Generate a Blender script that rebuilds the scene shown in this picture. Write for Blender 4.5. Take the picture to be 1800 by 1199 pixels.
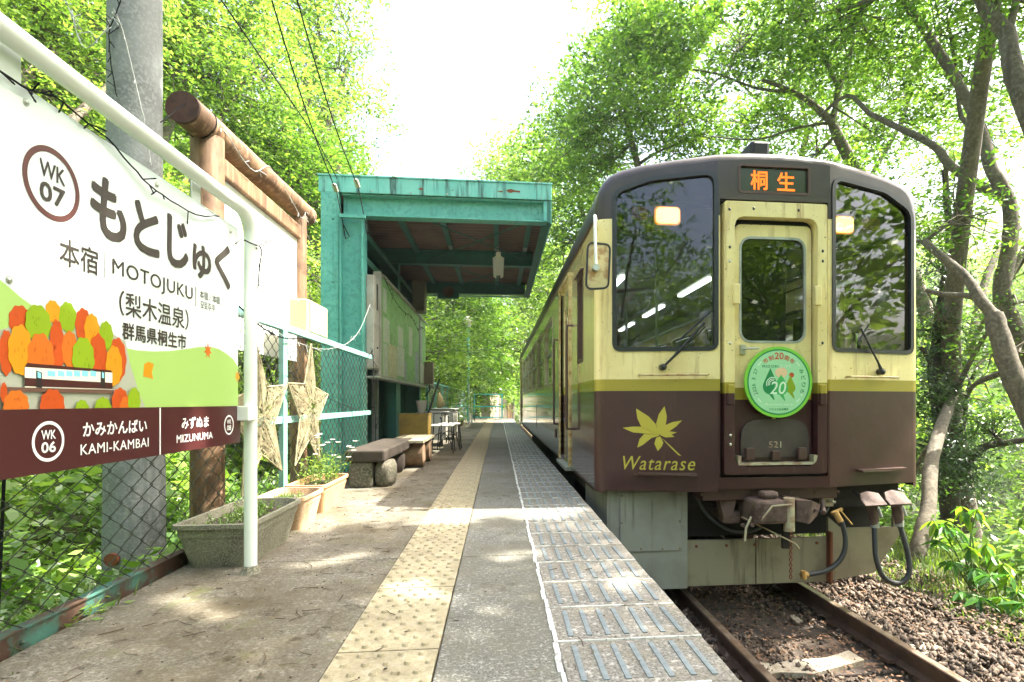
import bpy, math, random
import numpy as np
from mathutils import Vector, Matrix
from mathutils.geometry import tessellate_polygon

for o in list(bpy.data.objects): bpy.data.objects.remove(o)
SC = bpy.context.scene; COL = SC.collection
R = math.radians
random.seed(7); RNG = np.random.default_rng(7)

# ------------------------------------------------------------------ camera, sky, sun, exposure
FPX, XPP, YH, CAMH, YAW = 980.0, 979.0, 706.0, 0.785, R(6.0)
cs, sn = math.cos(YAW), math.sin(YAW)
cd = bpy.data.cameras.new('camera'); cam = bpy.data.objects.new('camera', cd); COL.objects.link(cam)
cam.location = (0, 0, CAMH); cam.rotation_euler = (R(90), 0, -YAW)
cd.sensor_width = 36.0; cd.lens = 36.0*FPX/1800.0
cd.shift_x = -(XPP-900.0)/1800.0; cd.shift_y = (YH-599.5)/1800.0
cd.clip_start = 0.05; cd.clip_end = 2000
SC.camera = cam
SUN = Vector((0.57, 0.03, 0.82)).normalized()
sun_el = math.asin(SUN.z); sun_az = math.atan2(SUN.x, SUN.y)
w = bpy.data.worlds.new('World'); SC.world = w; w.use_nodes = True
nt = w.node_tree; bg = nt.nodes['Background']
sky = nt.nodes.new('ShaderNodeTexSky'); sky.sky_type = 'NISHITA'; sky.sun_disc = False
sky.sun_elevation = sun_el; sky.sun_rotation = sun_az; sky.air_density = 1.0; sky.dust_density = 6.0; sky.ozone_density = 0.3
nt.links.new(sky.outputs[0], bg.inputs[0]); bg.inputs[1].default_value = 0.15
sd = bpy.data.lights.new('sun', 'SUN'); so = bpy.data.objects.new('sun', sd); COL.objects.link(so)
sd.energy = 4.6; sd.angle = R(0.55); sd.color = (1.0, 0.95, 0.85)
so.rotation_euler = SUN.to_track_quat('Z', 'Y').to_euler(); so.location = (10, 5, 20)
vs = SC.view_settings; vs.view_transform = 'Standard'; vs.look = 'None'; vs.exposure = 2.5; vs.gamma = 1.0
SC.render.engine = 'CYCLES'; SC.cycles.use_denoising = True
SC.cycles.max_bounces = 8; SC.cycles.transparent_max_bounces = 12
SC.cycles.diffuse_bounces = 4; SC.cycles.transmission_bounces = 6; SC.cycles.sample_clamp_indirect = 8

# ------------------------------------------------------------------ geometry of the view (points of real planes)
CAM = Vector((0, 0, CAMH)); FW = Vector((sn, cs, 0)); RT = Vector((cs, -sn, 0)); UP = Vector((0, 0, 1))
def ray(px, py): return FW + RT*((px-XPP)/FPX) + UP*((YH-py)/FPX)
def at(px, py, D): return CAM + ray(px, py)*D                    # point at depth D
def onp(px, py, p, n):                                           # point on a plane
    d = ray(px, py); n = Vector(n); p = Vector(p)
    return CAM + d*((p-CAM).dot(n)/d.dot(n))
def onX(px, py, X): return onp(px, py, (X, 0, 0), (1, 0, 0))
def onY(px, py, Y): return onp(px, py, (0, Y, 0), (0, 1, 0))
def onZ(px, py, Z): return onp(px, py, (0, 0, Z), (0, 0, 1))

# ------------------------------------------------------------------ mesh builder
class MB:
    def __init__(s): s.v = []; s.f = []; s.sm = []
    def add(s, vs, fs, smooth=False):
        b = len(s.v); s.v.extend([tuple(p) for p in vs])
        for f in fs: s.f.append(tuple(b+i for i in f)); s.sm.append(smooth)
        return s
    def box(s, x0, x1, y0, y1, z0, z1):
        v = [(x, y, z) for z in (z0, z1) for x, y in ((x0, y0), (x1, y0), (x1, y1), (x0, y1))]
        return s.add(v, [(3, 2, 1, 0), (4, 5, 6, 7), (0, 1, 5, 4), (1, 2, 6, 5), (2, 3, 7, 6), (3, 0, 4, 7)])
    def obox(s, c, size, m=None):
        hx, hy, hz = [q/2 for q in size]; m = m or Matrix.Identity(3); c = Vector(c)
        v = [c + m @ Vector((x, y, z)) for z in (-hz, hz) for x, y in ((-hx, -hy), (hx, -hy), (hx, hy), (-hx, hy))]
        return s.add(v, [(3, 2, 1, 0), (4, 5, 6, 7), (0, 1, 5, 4), (1, 2, 6, 5), (2, 3, 7, 6), (3, 0, 4, 7)])
    def bar(s, a, b, w, h):
        a = Vector(a); b = Vector(b); d = b-a
        q = d.to_track_quat('X', 'Z').to_matrix()
        return s.obox((a+b)/2, (d.length, w, h), q)
    def tube(s, pts, r, n=8, cap=True, smooth=True):
        pts = [Vector(p) for p in pts]; m = len(pts)
        rr = [r]*m if isinstance(r, (int, float)) else list(r)
        vs = []; prev = None
        for i, p in enumerate(pts):
            t = (pts[min(i+1, m-1)]-pts[max(i-1, 0)])
            t = t.normalized() if t.length > 1e-9 else Vector((0, 0, 1))
            if prev is None:
                u = t.cross(Vector((0, 0, 1)) if abs(t.z) < .9 else Vector((1, 0, 0))).normalized()
            else:
                u = (prev - t*prev.dot(t))
                u = u.normalized() if u.length > 1e-6 else t.orthogonal().normalized()
            prev = u; q = t.cross(u)
            for k in range(n):
                a = 2*math.pi*k/n; vs.append(p + (u*math.cos(a)+q*math.sin(a))*rr[i])
        fs = [(i*n+k, i*n+(k+1) % n, (i+1)*n+(k+1) % n, (i+1)*n+k) for i in range(m-1) for k in range(n)]
        s.add(vs, fs, smooth)
        if cap: s.add(vs[:n], [tuple(range(n))[::-1]]); s.add(vs[-n:], [tuple(range(n))])
        return s
    def cyl(s, a, b, r, n=16, r2=None): return s.tube([a, b], [r, r if r2 is None else r2], n)
    def ball(s, c, r, n=10, m=6, sc=(1, 1, 1)):
        c = Vector(c); vs = []
        for i in range(m+1):
            t = math.pi*i/m
            for k in range(n):
                a = 2*math.pi*k/n
                vs.append(c+Vector((r*sc[0]*math.sin(t)*math.cos(a), r*sc[1]*math.sin(t)*math.sin(a), r*sc[2]*math.cos(t))))
        return s.add(vs, [(i*n+k, (i+1)*n+k, (i+1)*n+(k+1) % n, i*n+(k+1) % n) for i in range(m) for k in range(n)], True)
    def loft(s, rings, closed=True, smooth=False, cap=False):
        n = len(rings[0]); vs = [p for r_ in rings for p in r_]
        kk = n if closed else n-1
        s.add(vs, [(i*n+k, i*n+(k+1) % n, (i+1)*n+(k+1) % n, (i+1)*n+k) for i in range(len(rings)-1) for k in range(kk)], smooth)
        if cap: s.add(rings[0], [tuple(range(n))[::-1]]); s.add(rings[-1], [tuple(range(n))])
        return s
    def panel(s, outer, holes, F, th=0.0, back=False, edge=True):
        """flat sheet with holes in 2D (a,b) mapped by F(a,b,depth); reveals go back by th"""
        loops = [outer]+list(holes)
        polys = [[Vector((p[0], p[1], 0)) for p in l] for l in loops]
        flat = [p for l in loops for p in l]
        tris = tessellate_polygon(polys)
        good = []
        for t in tris:
            (ax, ay), (bx, by), (cx, cy) = [flat[i][:2] for i in t]
            ar = (bx-ax)*(cy-ay)-(by-ay)*(cx-ax)
            if abs(ar) < 1e-10: continue
            good.append(tuple(t) if ar > 0 else (t[0], t[2], t[1]))
        s.add([F(p[0], p[1], 0) for p in flat], good)
        if th:
            if back: s.add([F(p[0], p[1], th) for p in flat], [t[::-1] for t in good])
            for li, l in enumerate(loops):
                if li == 0 and not edge: continue
                n = len(l)
                s.add([F(p[0], p[1], 0) for p in l]+[F(p[0], p[1], th) for p in l], [(i, (i+1) % n, n+(i+1) % n, n+i) for i in range(n)])
        return s

def set_props(o, label=None, cat=None, group=None, kind=None):
    if label: o['label'] = label
    if cat: o['category'] = cat
    if group: o['group'] = group
    if kind: o['kind'] = kind
    return o
def wloc(o):
    p = Vector((0, 0, 0))
    while o is not None: p += o.location; o = o.parent
    return p
def thing(name, label, cat, loc=(0, 0, 0), group=None, kind=None):
    o = bpy.data.objects.new(name, None); COL.objects.link(o); o.location = loc
    o.empty_display_size = .1
    return set_props(o, label, cat, group, kind)
def build(name, mb, mat, parent=None, loc=None, bev=0, label=None, cat=None, group=None, kind=None, flip=False):
    """mesh given in world coordinates -> object with its own origin"""
    base = wloc(parent) if parent else Vector(loc or (0, 0, 0))
    me = bpy.data.meshes.new(name)
    me.from_pydata([(p[0]-base.x, p[1]-base.y, p[2]-base.z) for p in mb.v], [], mb.f)
    me.polygons.foreach_set('use_smooth', mb.sm)
    me.validate(); me.update()
    me.materials.append(mat)
    o = bpy.data.objects.new(name, me); COL.objects.link(o)
    if parent: o.parent = parent
    else: o.location = base
    if bev:
        m = o.modifiers.new('Bevel', 'BEVEL'); m.width = bev; m.segments = 2; m.limit_method = 'ANGLE'; m.angle_limit = R(40)
    return set_props(o, label, cat, group, kind)
def dup_tree(o, parent=None, label=None, loc=None, rotz=None, scale=None, group=None):
    c = o.copy(); COL.objects.link(c)
    if parent is not None: c.parent = parent
    if loc is not None: c.location = loc
    if rotz is not None: c.rotation_euler = (0, 0, rotz)
    if scale is not None: c.scale = (scale,)*3 if isinstance(scale, (int, float)) else scale
    if label: c['label'] = label
    if group: c['group'] = group
    for ch in list(o.children): dup_tree(ch, c)
    return c
def share(name, me, parent, loc=(0, 0, 0), rot=(0, 0, 0), scale=None):
    o = bpy.data.objects.new(name, me); COL.objects.link(o); o.parent = parent; o.location = loc; o.rotation_euler = rot
    if scale: o.scale = (scale,)*3
    return o

def rrect(x0, x1, z0, z1, r, n=5):
    if isinstance(r, (int, float)): r = (r,)*4            # bl, br, tr, tl
    out = []
    for (cx, cz, a0, q) in ((x0+r[0], z0+r[0], 180, r[0]), (x1-r[1], z0+r[1], 270, r[1]), (x1-r[2], z1-r[2], 0, r[2]), (x0+r[3], z1-r[3], 90, r[3])):
        for i in range(n+1):
            a = R(a0+90*i/n); out.append((cx+q*math.cos(a), cz+q*math.sin(a)))
    return out
def inset(poly, d):
    """move a counter-clockwise loop inward by d"""
    n = len(poly); out = []
    for i in range(n):
        a = Vector(poly[i-1]); b = Vector(poly[i]); c = Vector(poly[(i+1) % n])
        e1 = (b-a); e2 = (c-b)
        if e1.length < 1e-9: e1 = e2
        if e2.length < 1e-9: e2 = e1
        n1 = Vector((-e1.y, e1.x)).normalized(); n2 = Vector((-e2.y, e2.x)).normalized()
        m = n1+n2; m = m.normalized() if m.length > 1e-6 else n1
        k = max(.35, m.dot(n1)); out.append(tuple(b+m*(d/k)))
    return out
def FX(X, sgn=1):   # plane facing +X (sgn=1) or -X: a=Y, b=Z ; depth goes away from the viewer side
    return lambda a, b, d: (X-sgn*d, a, b)
def FY(Y):          # plane facing -Y: a=X, b=Z
    return lambda a, b, d: (a, Y+d, b)
def FZ(Z): return lambda a, b, d: (a, b, Z-d)

# ------------------------------------------------------------------ materials
def nodes(name):
    m = bpy.data.materials.new(name); m.use_nodes = True
    return m, m.node_tree, m.node_tree.nodes['Principled BSDF']
def noise(nt, scale, detail=4, co=None, rough=.6, mapscale=None):
    t = nt.nodes.new('ShaderNodeTexNoise'); t.inputs['Scale'].default_value = scale
    t.inputs['Detail'].default_value = detail; t.inputs['Roughness'].default_value = rough
    c = nt.nodes.new('ShaderNodeTexCoord'); src = c.outputs['Object']
    if mapscale:
        mp = nt.nodes.new('ShaderNodeMapping'); mp.inputs['Scale'].default_value = mapscale
        nt.links.new(src, mp.inputs[0]); src = mp.outputs[0]
    nt.links.new(src, t.inputs['Vector'])
    return t.outputs['Fac']
def ramp(nt, fac, stops, interp='LINEAR'):
    r = nt.nodes.new('ShaderNodeValToRGB'); r.color_ramp.interpolation = interp
    e = r.color_ramp.elements
    while len(e) < len(stops): e.new(.5)
    for i, (p, c) in enumerate(stops):
        e[i].position = p; e[i].color = (c, c, c, 1) if isinstance(c, (int, float)) else (*c, 1)
    nt.links.new(fac, r.inputs[0]); return r.outputs[0]
def mixc(nt, fac, a, b, mode='MIX'):
    m = nt.nodes.new('ShaderNodeMix'); m.data_type = 'RGBA'; m.blend_type = mode
    for sock, v in ((0, fac), (6, a), (7, b)):
        if isinstance(v, (int, float)): m.inputs[sock].default_value = v if sock == 0 else (v, v, v, 1)
        elif isinstance(v, tuple): m.inputs[sock].default_value = (*v, 1)
        else: nt.links.new(v, m.inputs[sock])
    return m.outputs[2]
def bump(nt, h, strength, dist, bs):
    b = nt.nodes.new('ShaderNodeBump'); b.inputs['Strength'].default_value = strength; b.inputs['Distance'].default_value = dist
    nt.links.new(h, b.inputs['Height']); nt.links.new(b.outputs[0], bs.inputs['Normal'])
def mat(name, col, rough=.6, metal=0, col2=None, sc=6, lo=.45, hi=.62, fine=None, fs=120, bmp=0, bs_=60, streak=None, spec=.5, coat=0, island=0):
    m, nt, b = nodes(name)
    c = tuple(col)
    out = None
    if col2 is not None: out = mixc(nt, ramp(nt, noise(nt, sc), [(lo, 0.), (hi, 1.)]), c, tuple(col2))
    if fine is not None: out = mixc(nt, ramp(nt, noise(nt, fs, 3), [(.48, 0.), (.6, 1.)]), out if out is not None else c, tuple(fine))
    if streak is not None:
        out = mixc(nt, ramp(nt, noise(nt, streak[1], 4, mapscale=(1, 1, .08)), [(streak[2], 0.), (streak[2]+.15, 1.)]), out if out is not None else c, tuple(streak[0]))
    if island:
        g = nt.nodes.new('ShaderNodeNewGeometry')
        out = mixc(nt, 1.0, out if out is not None else c, ramp(nt, g.outputs['Random Per Island'], [(0, 1-island), (1, 1+island*.5)]), 'MULTIPLY')
    if out is None: b.inputs['Base Color'].default_value = (*c, 1)
    else: nt.links.new(out, b.inputs['Base Color'])
    b.inputs['Roughness'].default_value = rough; b.inputs['Metallic'].default_value = metal
    b.inputs['Specular IOR Level'].default_value = spec
    if coat: b.inputs['Coat Weight'].default_value = coat; b.inputs['Coat Roughness'].default_value = .08
    if bmp: bump(nt, noise(nt, bs_, 6), bmp, .01, b)
    return m
def emit(name, col, s):
    m, nt, b = nodes(name); b.inputs['Base Color'].default_value = (*col, 1)
    b.inputs['Emission Color'].default_value = (*col, 1); b.inputs['Emission Strength'].default_value = s
    return m
def glassmat(name, tint=(.75, .8, .78), ior=1.5, boost=1.0):
    m = bpy.data.materials.new(name); m.use_nodes = True; nt = m.node_tree; nt.nodes.clear()
    o = nt.nodes.new('ShaderNodeOutputMaterial'); t = nt.nodes.new('ShaderNodeBsdfTransparent'); g = nt.nodes.new('ShaderNodeBsdfGlossy')
    f = nt.nodes.new('ShaderNodeFresnel'); f.inputs[0].default_value = ior
    mm = nt.nodes.new('ShaderNodeMath'); mm.operation = 'MULTIPLY'; mm.use_clamp = True; mm.inputs[1].default_value = boost
    nt.links.new(f.outputs[0], mm.inputs[0])
    x = nt.nodes.new('ShaderNodeMixShader'); t.inputs[0].default_value = (*tint, 1); g.inputs['Roughness'].default_value = .02
    nt.links.new(mm.outputs[0], x.inputs[0]); nt.links.new(t.outputs[0], x.inputs[1]); nt.links.new(g.outputs[0], x.inputs[2]); nt.links.new(x.outputs[0], o.inputs[0])
    return m
def leafmat(name, stops, trans=.45, gloss=.05):
    m = bpy.data.materials.new(name); m.use_nodes = True; nt = m.node_tree; nt.nodes.clear()
    o = nt.nodes.new('ShaderNodeOutputMaterial'); a = nt.nodes.new('ShaderNodeAttribute'); a.attribute_name = 'tone'
    c = ramp(nt, a.outputs['Fac'], stops)
    d = nt.nodes.new('ShaderNodeBsdfDiffuse'); t = nt.nodes.new('ShaderNodeBsdfTranslucent'); g = nt.nodes.new('ShaderNodeBsdfGlossy')
    g.inputs['Roughness'].default_value = .35
    nt.links.new(c, d.inputs[0])
    tc = mixc(nt, 1.0, c, (1.5, 1.55, .7), 'MULTIPLY'); nt.links.new(tc, t.inputs[0])
    x = nt.nodes.new('ShaderNodeMixShader'); x.inputs[0].default_value = trans
    nt.links.new(d.outputs[0], x.inputs[1]); nt.links.new(t.outputs[0], x.inputs[2])
    y = nt.nodes.new('ShaderNodeMixShader'); y.inputs[0].default_value = gloss
    nt.links.new(x.outputs[0], y.inputs[1]); nt.links.new(g.outputs[0], y.inputs[2]); nt.links.new(y.outputs[0], o.inputs[0])
    return m

M = {}
M['white_paint'] = mat('white_paint', (.74, .78, .72), .35, col2=(.66, .70, .63), sc=7, lo=.55, hi=.8, coat=.2)
M['sign_white'] = mat('sign_white', (.66, .73, .71), .28, spec=.5, col2=(.62, .69, .66), sc=2, streak=((.54, .59, .54), 22, .64))
M['ink'] = mat('sign_ink', (.045, .035, .028), .5)
M['ring_brown'] = mat('ring_brown', (.10, .035, .03), .4)
M['band_brown'] = mat('band_brown', (.06, .016, .016), .3)
M['print_white'] = mat('print_white', (.75, .78, .76), .4)
M['hill_green'] = mat('hill_green', (.32, .50, .13), .4)
M['pr_orange'] = mat('print_orange', (.54, .13, .01), .4); M['pr_dorange'] = mat('print_dark_orange', (.46, .065, .007), .4)
M['pr_yellow'] = mat('print_yellow', (.58, .25, .006), .4); M['pr_lime'] = mat('print_lime', (.22, .34, .007), .4)
M['pr_grey'] = mat('print_grey', (.36, .38, .30), .4); M['pr_sky'] = mat('print_sky', (.22, .62, .72), .4)
M['pr_cream'] = mat('print_cream', (.72, .72, .6), .4); M['pr_dark'] = mat('print_dark', (.02, .015, .015), .4)
M['steel_bolt'] = mat('steel_bolt', (.5, .52, .45), .35, .8)
M['black_wire'] = mat('black_wire', (.012, .014, .014), .8, spec=.1)
M['pale_wire'] = mat('pale_wire', (.35, .36, .34), .5)
M['clear_bulb'] = mat('clear_bulb', (.55, .58, .56), .25)
M['teal'] = mat('teal_paint', (.09, .37, .31), .42, col2=(.13, .43, .36), sc=2.5, fine=(.075, .31, .26), fs=18, streak=((.06, .22, .17), 14, .60), bmp=.06)
M['teal_shaded'] = mat('teal_paint_shaded', (.022, .13, .10), .5, col2=(.03, .165, .125), sc=3, streak=((.03, .1, .07), 14, .6))  # the shelter's teal with the shade under the roof put into the colour
M['teal_fascia'] = mat('teal_fascia', (.12, .43, .36), .5, col2=(.17, .49, .41), sc=3, streak=((.03, .09, .07), 16, .5), bmp=.12)
M['rail_teal'] = mat('teal_rust_rail', (.045, .13, .10), .7, col2=(.065, .032, .02), sc=5, lo=.42, hi=.52, streak=((.10, .05, .03), 8, .6), bmp=.2)
M['pale_teal'] = mat('pale_teal_paint', (.24, .46, .41), .45, col2=(.17, .36, .31), sc=8, bmp=.1)
M['galv'] = mat('galvanized_wire', (.07, .072, .06), .55, .2, col2=(.025, .025, .02), sc=5)
M['rust'] = mat('rust', (.16, .05, .02), .85)
M['pole_concrete'] = mat('pole_concrete', (.17, .185, .18), .8, col2=(.125, .135, .13), sc=4, fine=(.21, .225, .22), fs=60, streak=((.08, .09, .085), 7, .58), bmp=.1)
M['log'] = mat('log_wood', (.20, .115, .06), .65, col2=(.11, .058, .03), sc=5, streak=((.30, .19, .11), 24, .5), bmp=.15)
M['log_end'] = mat('log_end_grain', (.06, .028, .018), .85, col2=(.03, .015, .01), sc=12)
M['board_white'] = mat('notice_white', (.74, .74, .68), .5, col2=(.66, .67, .60), sc=3)
M['photo_tan'] = mat('faded_photo', (.62, .42, .27), .6, col2=(.5, .5, .3), sc=9)
M['wicker'] = mat('wicker', (.30, .265, .155), .85, col2=(.18, .15, .08), sc=14, island=.35)
M['cream_box'] = mat('cream_metal', (.48, .44, .28), .45, col2=(.52, .47, .28), sc=4)
M['planter_grey'] = mat('planter_grey', (.175, .17, .12), .85, col2=(.12, .11, .075), sc=6, fine=(.27, .26, .2), fs=130, bmp=.1, bs_=150)
M['planter_tan'] = mat('planter_tan', (.50, .32, .18), .8, col2=(.40, .25, .14), sc=6, fine=(.58, .42, .28), fs=120)
M['planter_orange'] = mat('planter_orange', (.62, .35, .18), .6, col2=(.54, .29, .15), sc=5)
M['soil'] = mat('soil', (.055, .04, .028), .95, bmp=.5, bs_=40)
M['asphalt'] = None
M['dark_wood'] = mat('dark_bench_wood', (.045, .034, .023), .75, col2=(.025, .017, .012), sc=5, streak=((.10, .07, .05), 22, .58), bmp=.25)
M['stone'] = mat('bench_stone', (.085, .075, .05), .85, col2=(.05, .06, .028), sc=6, fine=(.16, .14, .10), fs=45, bmp=.4, bs_=25)
M['pale_wood'] = mat('pale_plank', (.42, .36, .24), .7, col2=(.32, .26, .16), sc=6, bmp=.1)
M['yellow_ply'] = mat('yellow_plywood', (.24, .155, .02), .6, col2=(.16, .10, .015), sc=4)
M['board_green'] = mat('board_green', (.16, .36, .10), .5, col2=(.20, .42, .13), sc=2, fine=(.12, .28, .08), fs=8)
M['paper'] = mat('paper', (.52, .58, .42), .6, col2=(.40, .47, .33), sc=14, fine=(.3, .34, .25), fs=70)
M['paper2'] = mat('paper_yellow', (.55, .55, .28), .6, col2=(.42, .40, .2), sc=14, fine=(.3, .3, .2), fs=70)
M['paper3'] = mat('paper_grey', (.30, .34, .33), .6, col2=(.18, .22, .22), sc=20)
M['cab_grey'] = mat('cabinet_grey', (.36, .35, .29), .6, col2=(.28, .26, .2), sc=4)
M['dark_void'] = mat('dark_panel', (.02, .025, .022), .9)
M['wall_old'] = mat('old_wall_panel', (.13, .12, .085), .9, col2=(.08, .075, .05), sc=3)
M['soffit'] = mat('brown_corrugated', (.17, .115, .095), .7, col2=(.12, .08, .065), sc=2)
M['galvgrey'] = mat('galvanized', (.38, .40, .37), .45, .4, col2=(.28, .3, .27), sc=8)
M['lampw'] = mat('lamp_white', (.72, .72, .62), .4)
M['desk_top'] = mat('desk_top', (.30, .31, .27), .5)
M['iron'] = mat('black_iron', (.02, .02, .02), .5)
M['rail_steel'] = mat('rail_steel', (.10, .06, .04), .6, .3, col2=(.06, .035, .025), sc=8, bmp=.2)
M['rail_head'] = mat('rail_head', (.34, .27, .21), .38, .75, col2=(.22, .15, .1), sc=10)
M['sleeper'] = mat('sleeper_wood', (.06, .045, .035), .9, col2=(.03, .025, .02), sc=5, bmp=.4)
M['slab'] = mat('pale_slab', (.36, .32, .25), .9, col2=(.20, .16, .11), sc=9, lo=.48, hi=.7, fine=(.27, .23, .17), fs=50, bmp=.4, bs_=30)
M['bark'] = mat('bark', (.115, .095, .068), .9, col2=(.07, .06, .042), sc=6, fine=(.155, .135, .10), fs=25, streak=((.07, .055, .04), 10, .55), bmp=.5, bs_=30)
M['bark_dark'] = mat('dark_bark', (.055, .045, .032), .95, col2=(.035, .03, .02), sc=6, bmp=.5, bs_=30)
M['L_fresh'] = leafmat('leaf_fresh', [(0, (.03, .08, .015)), (.45, (.10, .21, .03)), (1, (.20, .32, .06))], .5)
M['L_yellow'] = leafmat('leaf_sunny', [(0, (.045, .10, .022)), (.45, (.15, .26, .05)), (1, (.30, .42, .11))], .5)
M['L_dark'] = leafmat('leaf_dark', [(0, (.018, .05, .014)), (.5, (.035, .085, .02)), (1, (.07, .14, .03))], .35, .08)
M['L_under'] = leafmat('leaf_undergrowth', [(0, (.05, .12, .022)), (.5, (.125, .24, .04)), (1, (.26, .38, .08))], .4, .07)
M['L_grass'] = leafmat('grass_blade', [(0, (.06, .12, .02)), (.5, (.12, .2, .035)), (1, (.25, .3, .09))], .4)
M['petal'] = mat('petal_white', (.8, .8, .76), .6)
# ------------------------------------------------------------------ ground and platform
def conc(name, base, dark, light, dirt, dirt_amt, fs=170, sc=2.0, moss=None, bmpS=.35):
    m, nt, b = nodes(name)
    f1 = noise(nt, fs, 2); f2 = noise(nt, fs*.45, 3)
    c = mixc(nt, ramp(nt, f1, [(.42, 0.), (.52, 1.)]), dark, base)
    c = mixc(nt, ramp(nt, f2, [(.54, 0.), (.62, 1.)]), c, light)
    c = mixc(nt, ramp(nt, noise(nt, sc*7, 5, rough=.7), [(.35, 0.), (.75, .5)]), c, dark)
    d = ramp(nt, noise(nt, sc, 7, rough=.72), [(.5-dirt_amt*.2, 0.), (.66, 1.)])
    c = mixc(nt, d, c, dirt)
    c = mixc(nt, ramp(nt, noise(nt, sc*5, 7, rough=.75), [(.56, 0.), (.66, dirt_amt)]), c, tuple(q*.55 for q in dirt))
    if moss: c = mixc(nt, ramp(nt, noise(nt, 3.5, 6, rough=.7), [(.58, 0.), (.68, .8)]), c, moss)
    nt.links.new(c, b.inputs['Base Color']); b.inputs['Roughness'].default_value = .92; b.inputs['Specular IOR Level'].default_value = .25
    bump(nt, f1, bmpS, .006, b)
    return m
M['paving_left'] = conc('old_concrete_dirty', (.235, .22, .18), (.12, .11, .085), (.36, .345, .295), (.095, .076, .046), 1.0, 120, 1.6, (.12, .12, .05))
M['paving_mid'] = conc('speckled_asphalt', (.21, .207, .18), (.095, .092, .078), (.385, .38, .335), (.135, .125, .092), .6, 150, 1.3)
M['edge_tile'] = conc('pebbled_tile', (.265, .25, .22), (.12, .112, .095), (.45, .42, .38), (.20, .17, .12), .4, 110, 2.2)
M['tactile'] = conc('tactile_yellow', (.40, .35, .23), (.32, .275, .175), (.45, .40, .29), (.25, .205, .13), .55, 60, 2.5, bmpS=.15)
M['strip'] = mat('grey_strip', (.16, .19, .20), .5, col2=(.22, .25, .26), sc=20)
M['line_white'] = mat('worn_white_paint', (.62, .62, .58), .8, col2=(.30, .29, .26), sc=25, lo=.52, hi=.62)
M['plat_side'] = mat('platform_side', (.10, .09, .075), .95, col2=(.05, .05, .035), sc=4)
M['earth'] = mat('earth', (.07, .075, .035), .95, col2=(.05, .085, .02), sc=.8, bmp=.5, bs_=20)

def smooth(a, b, x):
    t = min(1, max(0, (x-a)/(b-a))); return t*t*(3-2*t)
def wob(x, y): return .5*math.sin(x*.7+1.3*math.sin(y*.31))+.4*math.sin(y*.53+x*.22+2)+.2*math.sin(x*2.1+y*1.7)
def gz(x, y):
    if x < -1.5:
        t = -1.5-x
        z = -.30-.15*smooth(0, .5, t)+.62*max(0, t-1.3)+.10*wob(x*2, y*2)*smooth(.2, 1, t)
        if t > 14: z -= .25*(t-14)
    elif x < 4.25: z = -1.10
    else:
        t = x-4.25
        z = -1.10+.12*smooth(0, .5, t)-.62*max(0, min(t-1.3, 8.5))+.08*wob(x*2, y*2)*smooth(.2, 1.5, t)
        if t > 20: z += .5*min(t-20, 30)
    far = max(0, y-42)
    side = smooth(0, 10, abs(x-1.2)-1.5)
    z += far*.42*(.25+.75*side) if far > 0 else 0
    return z
xs = sorted(set([-170, -120, -80, -60, -45, -35, -28, -22, -18]+[-16+i*1 for i in range(10)]+[-6+i*.3 for i in range(15)]+[-1.52, -1.48, .5, 4.2, 4.3]+[4.3+i*.35 for i in range(20)]+[12+i for i in range(10)]+[24, 27, 30, 35, 42, 50, 65, 90, 130, 200]))
ys = sorted(set([-120, -80, -50, -30, -20, -14, -10, -7]+[-5+i*.5 for i in range(40)]+[15+i for i in range(20)]+[36, 39, 42, 45, 50, 56, 63, 72, 85, 100, 130, 180, 260]))
mb = MB(); nx = len(xs)
mb.add([(x, y, min(gz(x, y), 70)) for y in ys for x in xs], [(j*nx+i, j*nx+i+1, (j+1)*nx+i+1, (j+1)*nx+i) for j in range(len(ys)-1) for i in range(nx-1)], True)
build('ground', mb, M['earth'], kind='structure')

EX = 0.679; TX0, TX1 = -.500, -.187; WL = .193
plat = thing('platform', None, None, (0, 0, 0), kind='structure')
P0, P1 = -3.0, 26.4
mb = MB().box(-1.50, EX-.012, P0, P1, -1.2, -.05); build('platform_base', mb, M['plat_side'], plat)
# concrete paving bays, left of and right of the yellow line
y = P0; k = 0
while y < P1-.1:
    y2 = min(P1, y+2.93)
    build('paving_slab', MB().box(-1.495, TX0-.003, y+.004, y2-.004, -.055, 0.0), M['paving_left'], plat, bev=.004)
    build('paving_slab', MB().box(TX1+.003, WL-.010, y+.004, y2-.004, -.055, 0.0), M['paving_mid'], plat, bev=.004)
    y = y2
# yellow studded tiles, shared mesh
def stud_mesh(studs, segs):
    mb = MB(); w_ = TX1-TX0-.003; L = .2965
    mb.box(0, w_, 0, L, -.05, .002)
    if studs:
        for i in range(6):
            for j in range(5):
                cx = w_*(i+.5+.25*((j % 2)*2-1)*.0)/6; cy = L*(j+.5)/5
                cx = w_*(i+.5)/6
                if (i+j) % 2 == 0: continue
                r = .0125; ring0 = [(cx+r*1.25*math.cos(2*math.pi*q/segs), cy+r*1.25*math.sin(2*math.pi*q/segs), .002) for q in range(segs)]
                ring1 = [(cx+r*.8*math.cos(2*math.pi*q/segs), cy+r*.8*math.sin(2*math.pi*q/segs), .0068) for q in range(segs)]
                mb.loft([ring0, ring1], smooth=False); mb.add(ring1, [tuple(range(segs))])
    me = bpy.data.meshes.new('tactile_tile'); me.from_pydata(mb.v, [], mb.f); me.materials.append(M['tactile']); return me
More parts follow.
